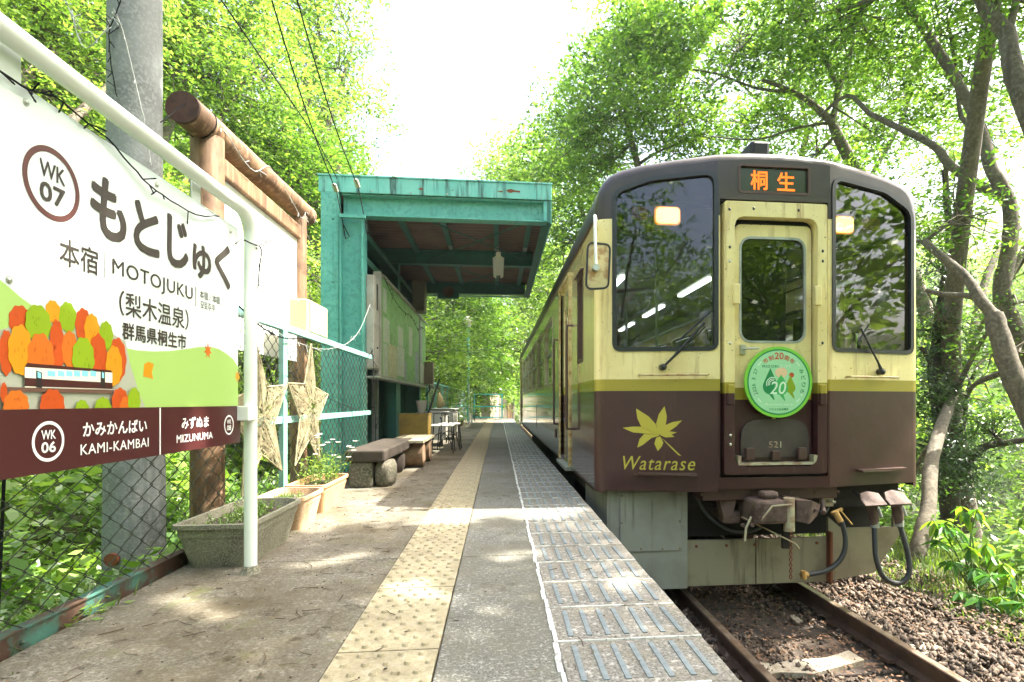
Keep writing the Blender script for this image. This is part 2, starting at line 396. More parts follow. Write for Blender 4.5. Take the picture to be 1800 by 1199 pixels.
def stud_mesh_dense(segs):
    mb = MB(); w_ = TX1-TX0-.003; L = .2965
    mb.box(0, w_, 0, L, -.05, .002)
    for j in range(5):
        for i in range(5):
            cx = w_*(i+.5+(.22 if j % 2 else -.22))/5; cy = L*(j+.5)/5; r = .0115
            ring0 = [(cx+r*1.25*math.cos(2*math.pi*q/segs), cy+r*1.25*math.sin(2*math.pi*q/segs), .002) for q in range(segs)]
            ring1 = [(cx+r*.8*math.cos(2*math.pi*q/segs), cy+r*.8*math.sin(2*math.pi*q/segs), .0095) for q in range(segs)]
            mb.loft([ring0, ring1]); mb.add(ring1, [tuple(range(segs))])
    me = bpy.data.meshes.new('tactile_tile'); me.from_pydata(mb.v, [], mb.f); me.materials.append(M['tactile']); return me
tm = [stud_mesh_dense(10), stud_mesh_dense(6)]
n = int((P1-P0)/.3)
for i in range(n):
    yy = P0+i*.3
    if yy < -.2: continue
    share('tactile_tile', tm[0] if yy < 5 else tm[1], plat, (TX0+.0015+random.uniform(-.001, .001), yy, random.uniform(-.001, .001)))
build('paving_slab', MB().box(TX0, TX1, P0, -.21, -.055, 0), M['paving_mid'], plat)
# edge tiles with seven grey strips each
et = MB().box(0, EX-WL, .0, .2955, -.055, 0); me_et = bpy.data.meshes.new('edge_tile'); me_et.from_pydata(et.v, [], et.f); me_et.materials.append(M['edge_tile'])
me_et.update()
st = MB().box(-.0085, .0085, .035, .262, 0, .0035); me_st = bpy.data.meshes.new('strip'); me_st.from_pydata(st.v, [], st.f); me_st.materials.append(M['strip'])
rest = MB(); cnt = 0
for i in range(n):
    yy = P0+i*.3+.012
    t = share('edge_tile', me_et, plat, (WL, yy, random.uniform(-.0015, .001)))
    if i % 3 == 0:
        mod = t.modifiers.new('Bevel', 'BEVEL'); mod.width = .004; mod.segments = 1
    for k in range(7):
        sx = .048+k*.0635
        if yy > -.3 and cnt < 294: share('strip', me_st, t, (sx, random.uniform(-.003, .003), 0), (0, 0, R(random.uniform(-1, 1)))); cnt += 1
        elif yy > 0: rest.box(WL+sx-.0085, WL+sx+.0085, yy+.035, yy+.262, .0, .0035)
build('strip', rest, M['strip'], plat, kind='stuff')
# worn white lines along and between the edge tiles
mb = MB()
yy = P0
while yy < P1:
    w1 = .010+.006*random.random(); o = random.uniform(-.003, .003)
    mb.box(WL-.004-w1+o, WL-.002+o, yy, yy+.098, -.03, .0042+random.uniform(0, .001)); yy += .1
for i in range(n):
    yy = P0+i*.3+.012-.008
    for q in range(6):
        if random.random() < .88:
            mb.box(WL+q*.081, WL+q*.081+.078, yy+random.uniform(0, .003), yy+.008+random.uniform(-.003, .004), -.02, .0035)
build('white_line', mb, M['line_white'], plat)

# twigs, bits of leaf and grit lying on the platform
mb = MB()
for i in range(230):
    a = random.uniform(0, math.pi); L = random.uniform(.015, .085)
    x = random.choice([random.uniform(-1.45, -.55)]*3+[random.uniform(-1.45, .65)]); yv = random.uniform(.8, 6.5)**1.0
    p0 = Vector((x, yv, .006)); d = Vector((math.cos(a), math.sin(a), 0))
    q = Vector((-d.y, d.x, 0))*random.uniform(-.15, .15)*L
    mb.tube([p0, p0+d*L*.5+q, p0+d*L], random.uniform(.0008, .0018), 4, False)
mt = mat('dry_twig', (.085, .055, .03), .9, island=.5)
build('fallen_twigs', mb, mt, label='dry brown twigs scattered over the dirty platform paving', cat='twigs', kind='stuff')
mb = MB()
for i in range(1300):
    x = random.uniform(-1.47, .66) if random.random() < .3 else random.uniform(-1.47, -.52)
    yv = random.uniform(.8, 8); s_ = random.uniform(.0015, .005)
    if random.random() < .7:
        a = random.uniform(0, 6.28); L = s_*2.2
        d = Vector((math.cos(a), math.sin(a), 0)); q = Vector((-d.y, d.x, 0))*.5; c = Vector((x, yv, .005+random.random()*.004))
        mb.add([c-d*L, c-q*L+Vector((0, 0, .002)), c+d*L, c+q*L], [(0, 1, 2, 3)])
    else: mb.ball((x, yv, s_*.4), s_, 5, 3, (1, 1, .6))
build('grit', mb, mat('grit', (.12, .085, .05), .9, island=.8), label='brown grit and leaf crumbs on the platform paving', cat='grit', kind='stuff')

# ------------------------------------------------------------------ track
RZ = -.865; TCX = 2.1765; G = .56
track = thing('railway_track', None, None, (0, 0, 0), kind='structure')
for sgn in (-1, 1):
    c = TCX+sgn*G
    prof = [(-.055, -.135), (.055, -.135), (.055, -.125), (.012, -.105), (.010, -.04), (.0325, -.030), (.0325, -.004), (.028, 0), (-.028, 0), (-.0325, -.004), (-.0325, -.030), (-.010, -.04), (-.012, -.105), (-.055, -.125)]
    for y0, y1 in ((-4, 60),):
        rings = [[(c+a, yv, RZ+b) for a, b in prof] for yv in (y0, y1)]
        r_ = build('rail', MB().loft(rings, cap=True), M['rail_steel'], track)
        build('rail_head', MB().box(c-.024, c+.024, y0, y1, RZ, RZ+.0015), M['rail_head'], r_)
for i in range(60):
    yv = -2+i*.62
    mb = MB().obox((TCX+random.uniform(-.02, .02), yv, -1.105), (2.0, .2, .16), Matrix.Rotation(R(random.uniform(-1, 1)), 3, 'Z'))
    s_ = build('sleeper', mb, M['sleeper'], track, bev=.01)
    if yv < 9:
        for sgn in (-1, 1):
            f = MB()
            for q in (-1, 1): f.box(TCX+sgn*G+q*.075-.03, TCX+sgn*G+q*.075+.03, yv-.05, yv+.05, -.997, -.975)
            build('tie_plate', f, M['rail_steel'], s_)
# ballast: irregular stones as one mesh
def stones(name, N, areaf, szf, material, seed, **kw):
    rg = np.random.default_rng(seed)
    base = np.array([(1, 0, 0), (-1, 0, 0), (0, 1, 0), (0, -1, 0), (0, 0, 1), (0, 0, -1)], float)
    tri = np.array([(0, 2, 4), (2, 1, 4), (1, 3, 4), (3, 0, 4), (2, 0, 5), (1, 2, 5), (3, 1, 5), (0, 3, 5)])
    P = areaf(rg, N); S = szf(rg, N, P)
    V = base[None]*(1+rg.uniform(-.35, .35, (N, 6, 1)))+rg.uniform(-.25, .25, (N, 6, 3))
    ang = rg.uniform(0, 6.28, (N, 3)); ca, sa = np.cos(ang), np.sin(ang)
    def rot(V, ax, k):
        i, j = [(1, 2), (0, 2), (0, 1)][ax]
        a, b = V[:, :, i].copy(), V[:, :, j].copy()
        V[:, :, i] = a*ca[:, k:k+1]-b*sa[:, k:k+1]; V[:, :, j] = a*sa[:, k:k+1]+b*ca[:, k:k+1]
    V *= np.array([1, .8, .6]); rot(V, 0, 0); rot(V, 1, 1); rot(V, 2, 2)
    V = V*S[:, None, None]+P[:, None, :]
    F = (tri[None]+np.arange(N)[:, None, None]*6).reshape(-1, 3)
    return npmesh(name, V.reshape(-1, 3), F, material, **kw)
def npmesh(name, co, F, material, tone=None, base=(0, 0, 0), parent=None, **kw):
    me = bpy.data.meshes.new(name); k = F.shape[1]
    b = Vector(base) if parent is None else wloc(parent)
    co = co-np.array(b)
    me.vertices.add(len(co)); me.vertices.foreach_set('co', co.astype(np.float32).ravel())
    me.loops.add(F.size); me.loops.foreach_set('vertex_index', F.astype(np.int32).ravel())
    me.polygons.add(len(F)); me.polygons.foreach_set('loop_start', (np.arange(len(F))*k).astype(np.int32))
    me.update(calc_edges=True)
    if tone is not None:
        at_ = me.attributes.new('tone', 'FLOAT', 'POINT'); at_.data.foreach_set('value', tone.astype(np.float32))
    me.materials.append(material)
    o = bpy.data.objects.new(name, me); COL.objects.link(o)
    if parent is None: o.location = b
    else: o.parent = parent
    return set_props(o, kw.get('label'), kw.get('cat'), kw.get('group'), kw.get('kind'))
M['ballast'] = mat('ballast_stone', (.135, .094, .066), .9, col2=(.065, .043, .03), sc=3, island=.75, fine=(.21, .16, .12), fs=60)
def ar_ballast(rg, N):
    x = np.where(rg.random(N) < .55, rg.uniform(.8, 3.6, N), rg.uniform(2.75, 4.9, N)); y = 1.2+ (rg.random(N)**1.8)*13
    mid = np.abs(x-TCX) < G
    z = np.where(mid, -1.03, -1.0-.05*np.clip(x-3.3, 0, 2)) + rg.uniform(-.03, .02, N)+.025*np.sin(x*5+y*3)
    return np.stack([x, y, z], 1)
bal = stones('ballast', 46000, ar_ballast, lambda rg, N, P: rg.uniform(.013, .040, N)*np.where(np.abs(P[:, 0]-TCX) < G, .7, 1), M['ballast'], 3, kind='stuff')
set_props(bal, 'brown crushed stone ballast under and beside the rails', 'ballast')
build('ballast_bed', MB().add([(.6, -4, -1.1), (4.9, -4, -1.1), (4.9, 60, -1.1), (.6, 60, -1.1), (.6, -4, -1.045), (3.5, -4, -1.045), (3.5, 60, -1.045), (.6, 60, -1.045)], [(0, 1, 5, 4), (4, 5, 6, 7), (5, 1, 2, 6)]), mat('ballast_dirt', (.085, .06, .042), .95, col2=(.05, .038, .028), sc=6, bmp=.6, bs_=30), kind='structure')
# pale flat slabs lying by the rails
def slab(px, zc, label, pts, th=.035):
    P = [onZ(a, b, zc) for a, b in pts]
    mb = MB(); mb.loft([[tuple(p) for p in P], [(p.x, p.y, p.z-th) for p in P]]); n_ = len(P)
    mb.add(P, [tuple(range(n_))])
    c = sum(P, Vector())/n_
    build('stone_slab', mb, M['slab'], loc=(c.x, c.y, zc-th), bev=.006, label=label, cat='slab', group='pale slabs lying in the ballast')
slab(0, -.992, 'long cracked pale slab between the rails at the bottom', [(1366, 1165), (1340, 1180), (1430, 1184), (1520, 1160), (1492, 1143), (1452, 1156), (1390, 1160)])
slab(0, -.995, 'small pale slab fragment against the inside of the left rail', [(1324, 1163), (1345, 1185), (1376, 1182), (1352, 1166)])
slab(0, -.975, 'short pale slab outside the right rail', [(1592, 1130), (1612, 1150), (1652, 1146), (1660, 1140), (1628, 1126)])
slab(0, -1.0, 'tiny whitish scrap between the rails in the shade', [(1388, 1082), (1402, 1095), (1412, 1092), (1396, 1080)], .01)

mb = MB()
for i in range(7000):
    x = random.uniform(TCX-.52, TCX+.52) if i % 3 else random.uniform(3.0, 4.4); yv = 1.3+random.random()**1.5*5; a = random.uniform(0, 6.28); L = random.uniform(.008, .026)
    d = Vector((math.cos(a), math.sin(a), random.uniform(-.4, .4)))*L; q = Vector((-math.sin(a), math.cos(a), random.uniform(-.4, .4)))*L*random.uniform(.25, .5)
    c = Vector((x, yv, -1.018+random.uniform(0, .03)+(.03 if x > 3 else 0)))
    mb.add([c-d, c-q, c+d, c+q], [(0, 1, 2, 3)])
build('leaf_litter', mb, mat('leaf_litter', (.16, .085, .045), .9, island=.9), label='dry brown leaf litter lying between and beside the rails', cat='leaf litter', kind='stuff')
# ------------------------------------------------------------------ lettering
_font_cache = {}
def glyphs(body, bold=0.0, shear=0.0, spacing=1.0):
    key = (body, bold, shear, spacing)
    if key in _font_cache: return _font_cache[key]
    c = bpy.data.curves.new('t', 'FONT'); c.body = body; c.size = 1; c.offset = bold; c.shear = shear; c.resolution_u = 3
    c.space_character = spacing
    o = bpy.data.objects.new('t', c); COL.objects.link(o)
    dg = bpy.context.evaluated_depsgraph_get(); me = bpy.data.meshes.new_from_object(o.evaluated_get(dg))
    v = [tuple(p.co) for p in me.vertices]; f = [tuple(p.vertices) for p in me.polygons]
    bpy.data.objects.remove(o); bpy.data.curves.remove(c); bpy.data.meshes.remove(me)
    _font_cache[key] = (v, f); return v, f
def text_mb(body, F, a0, a1, b0, b1, d=-.001, bold=0.0, shear=0.0, mb=None, warp=None, spacing=1.0):
    v, f = glyphs(body, 0.0, shear, spacing)
    X = [p[0] for p in v]; Y = [p[1] for p in v]; x0, x1, y0, y1 = min(X), max(X), min(Y), max(Y)
    mb = mb or MB()
    br = bold*.9*(b1-b0); offs = [(0, 0)] if bold == 0 else [(br*math.cos(i*math.pi/3+.3), br*math.sin(i*math.pi/3+.3)) for i in range(6)]
    for k, (oa, ob) in enumerate(offs):      # heavier strokes: the same strokes printed again a hair to the side
        mb.add([F(a0+br+(p[0]-x0)/(x1-x0)*(a1-a0-2*br)+oa, b0+br+(p[1]-y0)/(y1-y0)*(b1-b0-2*br)+ob, d-k*.00006) for p in v], f)
    return mb
def disc(F, ca, cb, r, d, n=40, mb=None, ra=None):
    mb = mb or MB(); P = [F(ca+(ra or r)*math.cos(2*math.pi*i/n), cb+r*math.sin(2*math.pi*i/n), d) for i in range(n)]
    return mb.add(P, [tuple(range(n))])
def ringf(F, ca, cb, r0, r1, d, n=48, mb=None):
    mb = mb or MB()
    a = [F(ca+r0*math.cos(2*math.pi*i/n), cb+r0*math.sin(2*math.pi*i/n), d) for i in range(n)]
    b = [F(ca+r1*math.cos(2*math.pi*i/n), cb+r1*math.sin(2*math.pi*i/n), d) for i in range(n)]
    return mb.loft([a, b])
def roundpoly(pts, rad, n=5):
    out = []; m = len(pts)
    for i in range(m):
        a = Vector(pts[i-1]); b = Vector(pts[i]); c = Vector(pts[(i+1) % m])
        u = (a-b).normalized(); v = (c-b).normalized(); ang = u.angle(v); t = rad[i]/math.tan(ang/2)
        p = b+u*t; q = b+v*t
        for k in range(n+1):
            s_ = k/n; out.append(tuple((1-s_)**2*p+2*s_*(1-s_)*b+s_*s_*q))
    return out
def ringpanel(outer, inner, F, d0, d1, mb=None):
    """raised frame between two loops of equal length: front at d0, sides to d1"""
    mb = mb or MB(); A = [F(p[0], p[1], d0) for p in outer]; B = [F(p[0], p[1], d0) for p in inner]
    mb.loft([[F(p[0], p[1], d1) for p in outer], A, B, [F(p[0], p[1], d1) for p in inner]]); return mb

def smoothpath0(pts, k=4):
    P = [Vector(p) for p in pts]; out = []
    for i in range(len(P)-1):
        p0, p1, p2, p3 = P[max(i-1, 0)], P[i], P[i+1], P[min(i+2, len(P)-1)]
        for j in range(k):
            t = j/k; out.append(.5*((2*p1)+(p2-p0)*t+(2*p0-5*p1+4*p2-p3)*t*t+(3*p1-p0-3*p2+p3)*t**3))
    out.append(P[-1]); return out
# ------------------------------------------------------------------ railcar
TX, TY = 0.775, 4.409; TW = 2.80; TE = 20.6; PW = .935; PP = .20; TC = TX+TW/2
XL, XR = TX+PW, TX+TW-PW
def yf(x):
    if x < XL: return TY-(x-TX)/PW*PP
    if x > XR: return TY-(TX+TW-x)/PW*PP
    return TY-PP
train = thing('railcar', 'brown and cream diesel railcar standing at the platform with lit headlights', 'railcar', (TC, TY, RZ))
zl = lambda z: z-RZ
def paint(name, dirt=.5, rough=.38, z1=.870, z2=.962, z3=2.245, coat=.15):
    m, nt, b = nodes(name)
    tc = nt.nodes.new('ShaderNodeTexCoord'); sp = nt.nodes.new('ShaderNodeSeparateXYZ'); nt.links.new(tc.outputs['Object'], sp.inputs[0])
    def gt(v):
        k = nt.nodes.new('ShaderNodeMath'); k.operation = 'GREATER_THAN'; nt.links.new(sp.outputs[2], k.inputs[0]); k.inputs[1].default_value = zl(v); return k.outputs[0]
    cream = mixc(nt, ramp(nt, noise(nt, 2.5, 5), [(.4, 0.), (.7, 1.)]), (.80, .69, .33), (.70, .57, .24))
    st = ramp(nt, noise(nt, 16, 5, mapscale=(1, 1, .09)), [(.56, 0.), (.72, dirt)])
    cream = mixc(nt, st, cream, (.33, .19, .065))
    brown = mixc(nt, ramp(nt, noise(nt, 3, 5), [(.4, 0.), (.7, 1.)]), (.050, .0145, .016), (.038, .012, .013))
    brown = mixc(nt, ramp(nt, noise(nt, 20, 5, mapscale=(1, 1, .1)), [(.6, 0.), (.75, dirt*.5)]), brown, (.12, .075, .05))
    top = mixc(nt, ramp(nt, noise(nt, 3, 4), [(.4, 0.), (.7, 1.)]), (.030, .020, .018), (.042, .030, .027))
    c = mixc(nt, gt(z1), brown, (.33, .27, .028)); c = mixc(nt, gt(z2), c, cream); c = mixc(nt, gt(z3), c, top)
    nt.links.new(c, b.inputs['Base Color']); b.inputs['Roughness'].default_value = rough
    b.inputs['Coat Weight'].default_value = coat; b.inputs['Coat Roughness'].default_value = .08
    chip = ramp(nt, noise(nt, 55, 3), [(.685, 0.), (.70, 1.)]); c = mixc(nt, chip, c, (.10, .05, .03)); nt.links.new(c, b.inputs['Base Color'])
    bump(nt, noise(nt, 2.2, 3), .22, .03, b)
    return m
M['paint'] = paint('railcar_paint'); M['paint_side'] = paint('railcar_paint_side', .22, .16, coat=.8)
M['paint_roof'] = paint('railcar_paint_roof', .3, .5, coat=0)
M['door_paint'] = paint('door_paint', .45, .35, z1=.800, z2=.895, z3=9)
M['frame_paint'] = paint('door_frame_paint', .9, .4, z1=.850, z2=.935, z3=9)
M['rubber'] = mat('window_rubber', (.016, .018, .02), .35)
M['glass'] = glassmat('windscreen_glass', (.56, .60, .58), 1.5, 2.0)
M['glass_side'] = glassmat('side_glass', (.6, .66, .6), 1.5, 2.6)
M['black'] = mat('black_interior', (.012, .012, .012), .6)
M['int_cream'] = mat('interior_cream', (.24, .24, .19), .5)
M['int_dark'] = mat('interior_dark', (.03, .032, .03), .6)
M['seat'] = mat('seat_cloth', (.12, .03, .03), .9)
M['tube_light'] = emit('fluorescent_tube', (.92, 1.0, .96), 1.1)
M['headlight'] = emit('headlight_lens', (1.0, .60, .20), .95); M['headglow'] = emit('headlight_reflector_glow', (1.0, .42, .10), .09)
M['led'] = emit('led_orange', (1.0, .16, .005), .28)
M['led_back'] = mat('led_screen', (.02, .03, .02), .15)
M['under_grey'] = mat('skirt_grey', (.27, .275, .24), .6, col2=(.23, .23, .195), sc=4, streak=((.09, .07, .05), 10, .6))
M['plow_grey'] = mat('plow_grey', (.25, .225, .15), .65, col2=(.19, .155, .10), sc=3, streak=((.06, .04, .025), 8, .56))
M['under_dark'] = mat('underframe_dark', (.018, .015, .013), .8)
M['coupler'] = mat('coupler_rust', (.115, .075, .06), .75, col2=(.06, .035, .026), sc=12, bmp=.2)
M['coupler_cream'] = mat('coupler_cream', (.42, .38, .25), .6, col2=(.25, .16, .1), sc=12)
M['hose'] = mat('rubber_hose', (.028, .03, .03), .5)
M['brass'] = mat('brass', (.40, .24, .07), .5, .3)
M['gold'] = mat('logo_gold', (.46, .40, .05), .4)
M['brown_rail'] = mat('brown_rail', (.07, .035, .028), .4)
M['cream_rail'] = mat('cream_rail', (.55, .45, .22), .4, col2=(.35, .2, .07), sc=15)
M['roof_grey'] = mat('roof_grey', (.20, .20, .20), .6)

prof = [(TX, .06), (TX, 2.28), (TX+.006, 2.38), (TX+.025, 2.47), (TX+.06, 2.545), (TX+.11, 2.60), (TX+.19, 2.642), (TX+.35, 2.68), (TX+.6, 2.712), (XL, 2.742), (TC-.2, 2.764), (TC, 2.768)]
prof = prof+[(2*TC-x, z) for x, z in prof[-2::-1]]
def inset_prof(d):
    out = []; n = len(prof)
    for i, (x, z) in enumerate(prof):
        a = Vector(prof[max(i-1, 0)]); c = Vector(prof[min(i+1, n-1)]); t = (c-a).normalized()
        nn = Vector((t.y, -t.x)); p = Vector((x, z))+nn*d; out.append((p.x, p.y))
    return out
RB = .07
# roof shell with rounded front rim
rings = []
for i in range(7):
    al = math.pi/2*i/6; pr = inset_prof(RB*(1-math.cos(al)))
    rings.append([(x, yf(x)+RB*(1-math.sin(al)), z) for x, z in pr])
rings = rings[::-1]
front_rim = rings[0]
mb = MB().loft(rings, closed=False, smooth=True)
build('front_rim', mb, M['paint'], train)
rr = [[(x, yf(x)+RB, z) for x, z in prof[1:-1]], [(x, 8, z) for x, z in prof[1:-1]], [(x, TE, z) for x, z in prof[1:-1]]]
build('roof', MB().loft(rr, closed=False, smooth=True), M['paint_roof'], train)
# side walls with openings
sidewin = [(8.0, 9.30), (9.70, 11.05), (11.35, 12.70), (13.0, 14.35), (14.65, 16.0), (16.3, 17.6)]
mat_frame = mat('window_frame_cream', (.50, .47, .30), .4, col2=(.36, .30, .16), sc=10)
def side(sgn):
    X = TX if sgn < 0 else TX+TW
    F = (lambda a, b, d: (X-sgn*d, a, b))
    holes = [rrect(a, b, 1.03, 2.0, .06) for a, b in sidewin]+[rrect(5.08, 5.42, 1.16, 1.97, .01, 1), rrect(6.05, 6.92, .10, 2.13, .02, 2), rrect(18.3, 19.2, .1, 2.13, .02, 2)]
    outer = [(TY+RB, .06), (TE, .06), (TE, 2.28), (TY+RB, 2.28)]
    mb = MB().panel(outer, holes, F, .07, edge=False)
    sw = build('side_wall', mb, M['paint_side'], train)
    for a, b in sidewin:
        o = rrect(a, b, 1.03, 2.0, .06); f = build('window', ringpanel(inset(o, -.028), inset(o, .02), F, -.008, .04), mat_frame, train)
        build('pane', MB().panel(inset(o, .015), [], (lambda a_, b_, d: F(a_, b_, d+.03)), 0), M['glass_side'], f)
        mid = MB().box(min(X, X-sgn*.05), max(X, X-sgn*.05), a+.03, b-.03, 1.50, 1.525); build('sash_bar', mid, M['galvgrey'], f)
    return F
FL = side(-1); FRt = side(1)
# crew side window (left) with brown sash
o = rrect(5.08, 5.42, 1.16, 1.97, .01, 1)
f = build('crew_window', ringpanel(inset(o, -.012), inset(o, .035), FL, -.004, .05), M['brown_rail'], train)
build('pane', MB().panel(inset(o, .03), [], lambda a, b, d: FL(a, b, d+.04)), M['glass_side'], f)
build('rain_ledge', MB().box(TX-.03, TX+.01, 5.02, 5.48, 1.985, 2.0), M['brown_rail'], f)
build('crew_window', MB().panel(o, [], lambda a, b, d: FRt(a, b, d+.04)), M['glass_side'], train)
# passenger door with window
for (y0, y1) in ((6.05, 6.92), (18.3, 19.2)):
    for F, X, sg in ((FL, TX, -1), (FRt, TX+TW, 1)):
        dr = build('side_door', MB().panel([(y0, .1), (y1, .1), (y1, 2.13), (y0, 2.13)], [rrect(y0+.16, y1-.16, .55, 1.88, .05)], (lambda a, b, d, F=F: F(a, b, d+.022)), .03), M['paint_side'], train)
        build('pane', MB().panel(rrect(y0+.16, y1-.16, .55, 1.88, .05), [], (lambda a, b, d, F=F: F(a, b, d+.03))), M['glass_side'], dr)
    mb = MB().box(TX-.02, TX+.07, y0-.06, y0+.0, .08, 2.17).box(TX-.02, TX+.07, y1, y1+.06, .08, 2.17).box(TX-.03, TX+.07, y0-.08, y1+.08, 2.14, 2.18)
    build('door_surround', mb, M['cream_rail'], train, bev=.004)
for yy_ in (5.78, 7.14):
    x = TX-.06
    build('grab_rail', MB().tube([(TX, yy_, 1.58), (x, yy_, 1.58), (x-.005, yy_, 1.50), (x-.005, yy_, .58), (x, yy_, .50), (TX, yy_, .50)], .014, 8), M['brown_rail'], train)
build('door_step', MB().box(TX-.05, TX+.1, 6.02, 6.95, .03, .07), M['galvgrey'], train, bev=.004)
build('door_step', MB().box(TX-.05, TX+.1, 18.3, 19.2, .03, .07), M['galvgrey'], train)
build('side_plate', MB().box(TX-.012, TX, 7.45, 7.60, .30, .42), M['brown_rail'], train, bev=.003)
build('hatch_line', MB().box(TX-.004, TX, 11.3, 11.34, .25, .72), M['rubber'], train)
# gutter between roof and side
build('gutter', MB().tube([(TX-.008, TY+RB, 2.25), (TX-.008, TE, 2.25)], .012, 6).tube([(TX+TW+.008, TY+RB, 2.25), (TX+TW+.008, TE, 2.25)], .012, 6), M['brown_rail'], train)
# rear end and gangway
build('rear_wall', MB().box(TX+.02, TX+TW-.02, TE-.02, TE, .06, 2.6), M['brown_rail'], train)
build('gangway', MB().box(TX+.10, TX+.9, TE, TE+.5, .05, 2.2), M['under_dark'], train)
# front panels
IP = inset_prof(RB)
FF = lambda a, b, d: (a, yf(a)+d, b)
def top_pts(x0, x1):
    pts = []
    def zat(x):
        for (xa, za), (xb, zb) in zip(IP, IP[1:]):
            if xa <= x <= xb and xb > xa: return za+(zb-za)*(x-xa)/(xb-xa)
        return IP[0][1]
    ins = [(x, z) for x, z in IP if x0+1e-4 < x < x1-1e-4 and z > 2.2]
    return zat, ins
zat, _ = top_pts(0, 9)
xl0, xr0 = IP[0][0], IP[-1][0]
wl = roundpoly([(.925, 1.205), (1.690, 1.205), (1.690, 2.580), (1.20, 2.545), (.925, 2.455)], [.05, .05, .09, .25, .10])
wr = roundpoly([(2.680, 1.205), (3.485, 1.205), (3.485, 2.40), (3.20, 2.53), (2.680, 2.580)], [.05, .05, .14, .25, .09])
left_outer = [(xl0, .075), (XL, .075), (XL, zat(XL))]+[(x, z) for x, z in IP[::-1] if x < XL-.001 and z > .1]
right_outer = [(XR, .10), (xr0, .10)]+[(x, z) for x, z in IP[::-1] if x > XR+.001 and z > .11]+[(XR, zat(XR))]
for nm, outer, hole in (('front_panel', left_outer, wl), ('front_panel', right_outer, wr)):
    fp = build(nm, MB().panel(outer, [hole], FF, .03, edge=False), M['paint'], train)
    ws = build('windscreen', MB().panel(hole, [], lambda a, b, d: FF(a, b, d+.022)), M['glass'], train)
    build('window_rubber', ringpanel(inset(hole, -.022), inset(hole, .012), FF, -.010, .03), M['rubber'], ws)
cen_outer = [(XL, .10), (XR, .10), (XR, zat(XR)), (TC+.2, zat(TC+.2)), (TC, zat(TC)), (TC-.2, zat(TC-.2)), (XL, zat(XL))]
FC = lambda a, b, d: (a, TY-PP+d, b)
door_hole = [(1.728, .19), (2.622, .19), (2.622, 2.375), (1.728, 2.375)]
led_hole = rrect(1.885, 2.465, 2.435, 2.650, .02, 3)
build('front_panel', MB().panel(cen_outer, [door_hole, led_hole], FC, .06, edge=False), M['paint'], train)
build('door_gap_dark', MB().panel([(1.70, .1), (2.66, .1), (2.66, 2.42), (1.70, 2.42)], [rrect(1.89, 2.48, 1.2, 2.12, .05)], lambda a, b, d: FC(a, b, d+.10), .01), M['black'], train)  # black sheet standing in for the darkness inside the door gaps
fo = rrect(1.752, 2.600, .215, 2.352, .02, 3); fi = rrect(1.835, 2.520, .275, 2.235, .075, 3)
fr = build('door_frame', ringpanel(fo, fi, FC, -.028, .06), M['frame_paint'], train)
for (x, z) in ((1.793, 2.285), (1.99, 2.297), (2.36, 2.297), (1.795, 1.99), (1.795, 1.88), (1.797, 1.24), (2.562, 1.98), (2.562, 1.90), (2.56, 1.25), (1.80, .52), (1.80, .45)):
    build('bolt', MB().ball((x, TY-PP-.028, z), .011, 8, 4, (1, .6, 1.2)), M['rubber'] if z > 1.8 and x > 1.9 or random.random() < .5 else M['steel_bolt'], fr)
for x in (1.842, 2.512):
    build('latch_block', MB().box(x-.026, x+.026, TY-PP-.055, TY-PP-.02, 1.545, 1.70), M['frame_paint'], fr, bev=.006)
for x in (1.80, 2.555):
    build('hinge_block', MB().box(x-.026, x+.026, TY-PP-.055, TY-PP-.02, .76, .92), M['frame_paint'], fr, bev=.008)
dw = rrect(1.912, 2.452, 1.262, 2.090, .085, 4); do = rrect(1.868, 2.508, .285, 2.195, .05, 4)
FD = lambda a, b, d: (a, TY-PP+.045+d, b)
door = build('front_door', MB().panel(do, [dw], FD, .03), M['door_paint'], train)
build('pane', MB().panel(dw, [], lambda a, b, d: FD(a, b, d+.015)), M['glass'], door)
build('pane_trim', ringpanel(inset(dw, -.010), inset(dw, .008), FD, -.005, .01), M['galvgrey'], door)
mb = MB().box(1.905, 1.945, TY-PP+.02, TY-PP+.045, 1.16, 1.235).tube([(1.925, TY-PP+.02, 1.20), (1.925, TY-PP-.01, 1.20), (2.04, TY-PP-.01, 1.205)], .008, 8)
build('door_handle', mb, M['steel_bolt'], door)
fl_o = roundpoly([(1.905, .345), (2.475, .345), (2.475, .645), (1.905, .645)], [.01, .01, .16, .16])
flap = build('door_flap', MB().panel(fl_o, [], lambda a, b, d: FD(a, b, d-.025), .025), M['door_flap'] if 'door_flap' in M else mat('door_flap_grey_brown', (.050, .036, .03), .55, col2=(.065, .05, .042), sc=4), door, bev=.003)
for x in (1.97, 2.185, 2.40): build('hinge', MB().box(x-.035, x+.035, TY-PP-.02, TY-PP+.02, .325, .42 if x != 2.185 else .395), M['brown_rail'], flap, bev=.006)
build('door_sill', MB().box(1.865, 2.52, TY-PP-.02, TY-PP+.05, .285, .305).box(1.865, 1.89, TY-PP-.025, TY-PP+.05, .285, .36).box(2.49, 2.52, TY-PP-.025, TY-PP+.05, .285, .36), M['coupler_cream'], door)
build('number', text_mb('521', FD, 2.135, 2.24, .418, .470, -.028, .02), M['coupler_cream'], flap)
build('pennant', MB().add([FD(2.155, .70, -.004), FD(2.19, .615, -.004), FD(2.225, .70, -.004)], [(0, 1, 2)]), M['gold'], door)
# destination display
db = build('destination_display', MB().panel(led_hole, [], lambda a, b, d: FC(a, b, d+.02)), M['led_back'], train)
build('display_rim', ringpanel(inset(led_hole, -.010), inset(led_hole, .010), FC, -.004, .02), M['brown_rail'], db)
build('lettering', text_mb('桐', FC, 1.985, 2.125, 2.462, 2.618, .017, .022), M['led'], db)
build('lettering', text_mb('生', FC, 2.205, 2.355, 2.462, 2.612, .017, .022), M['led'], db)
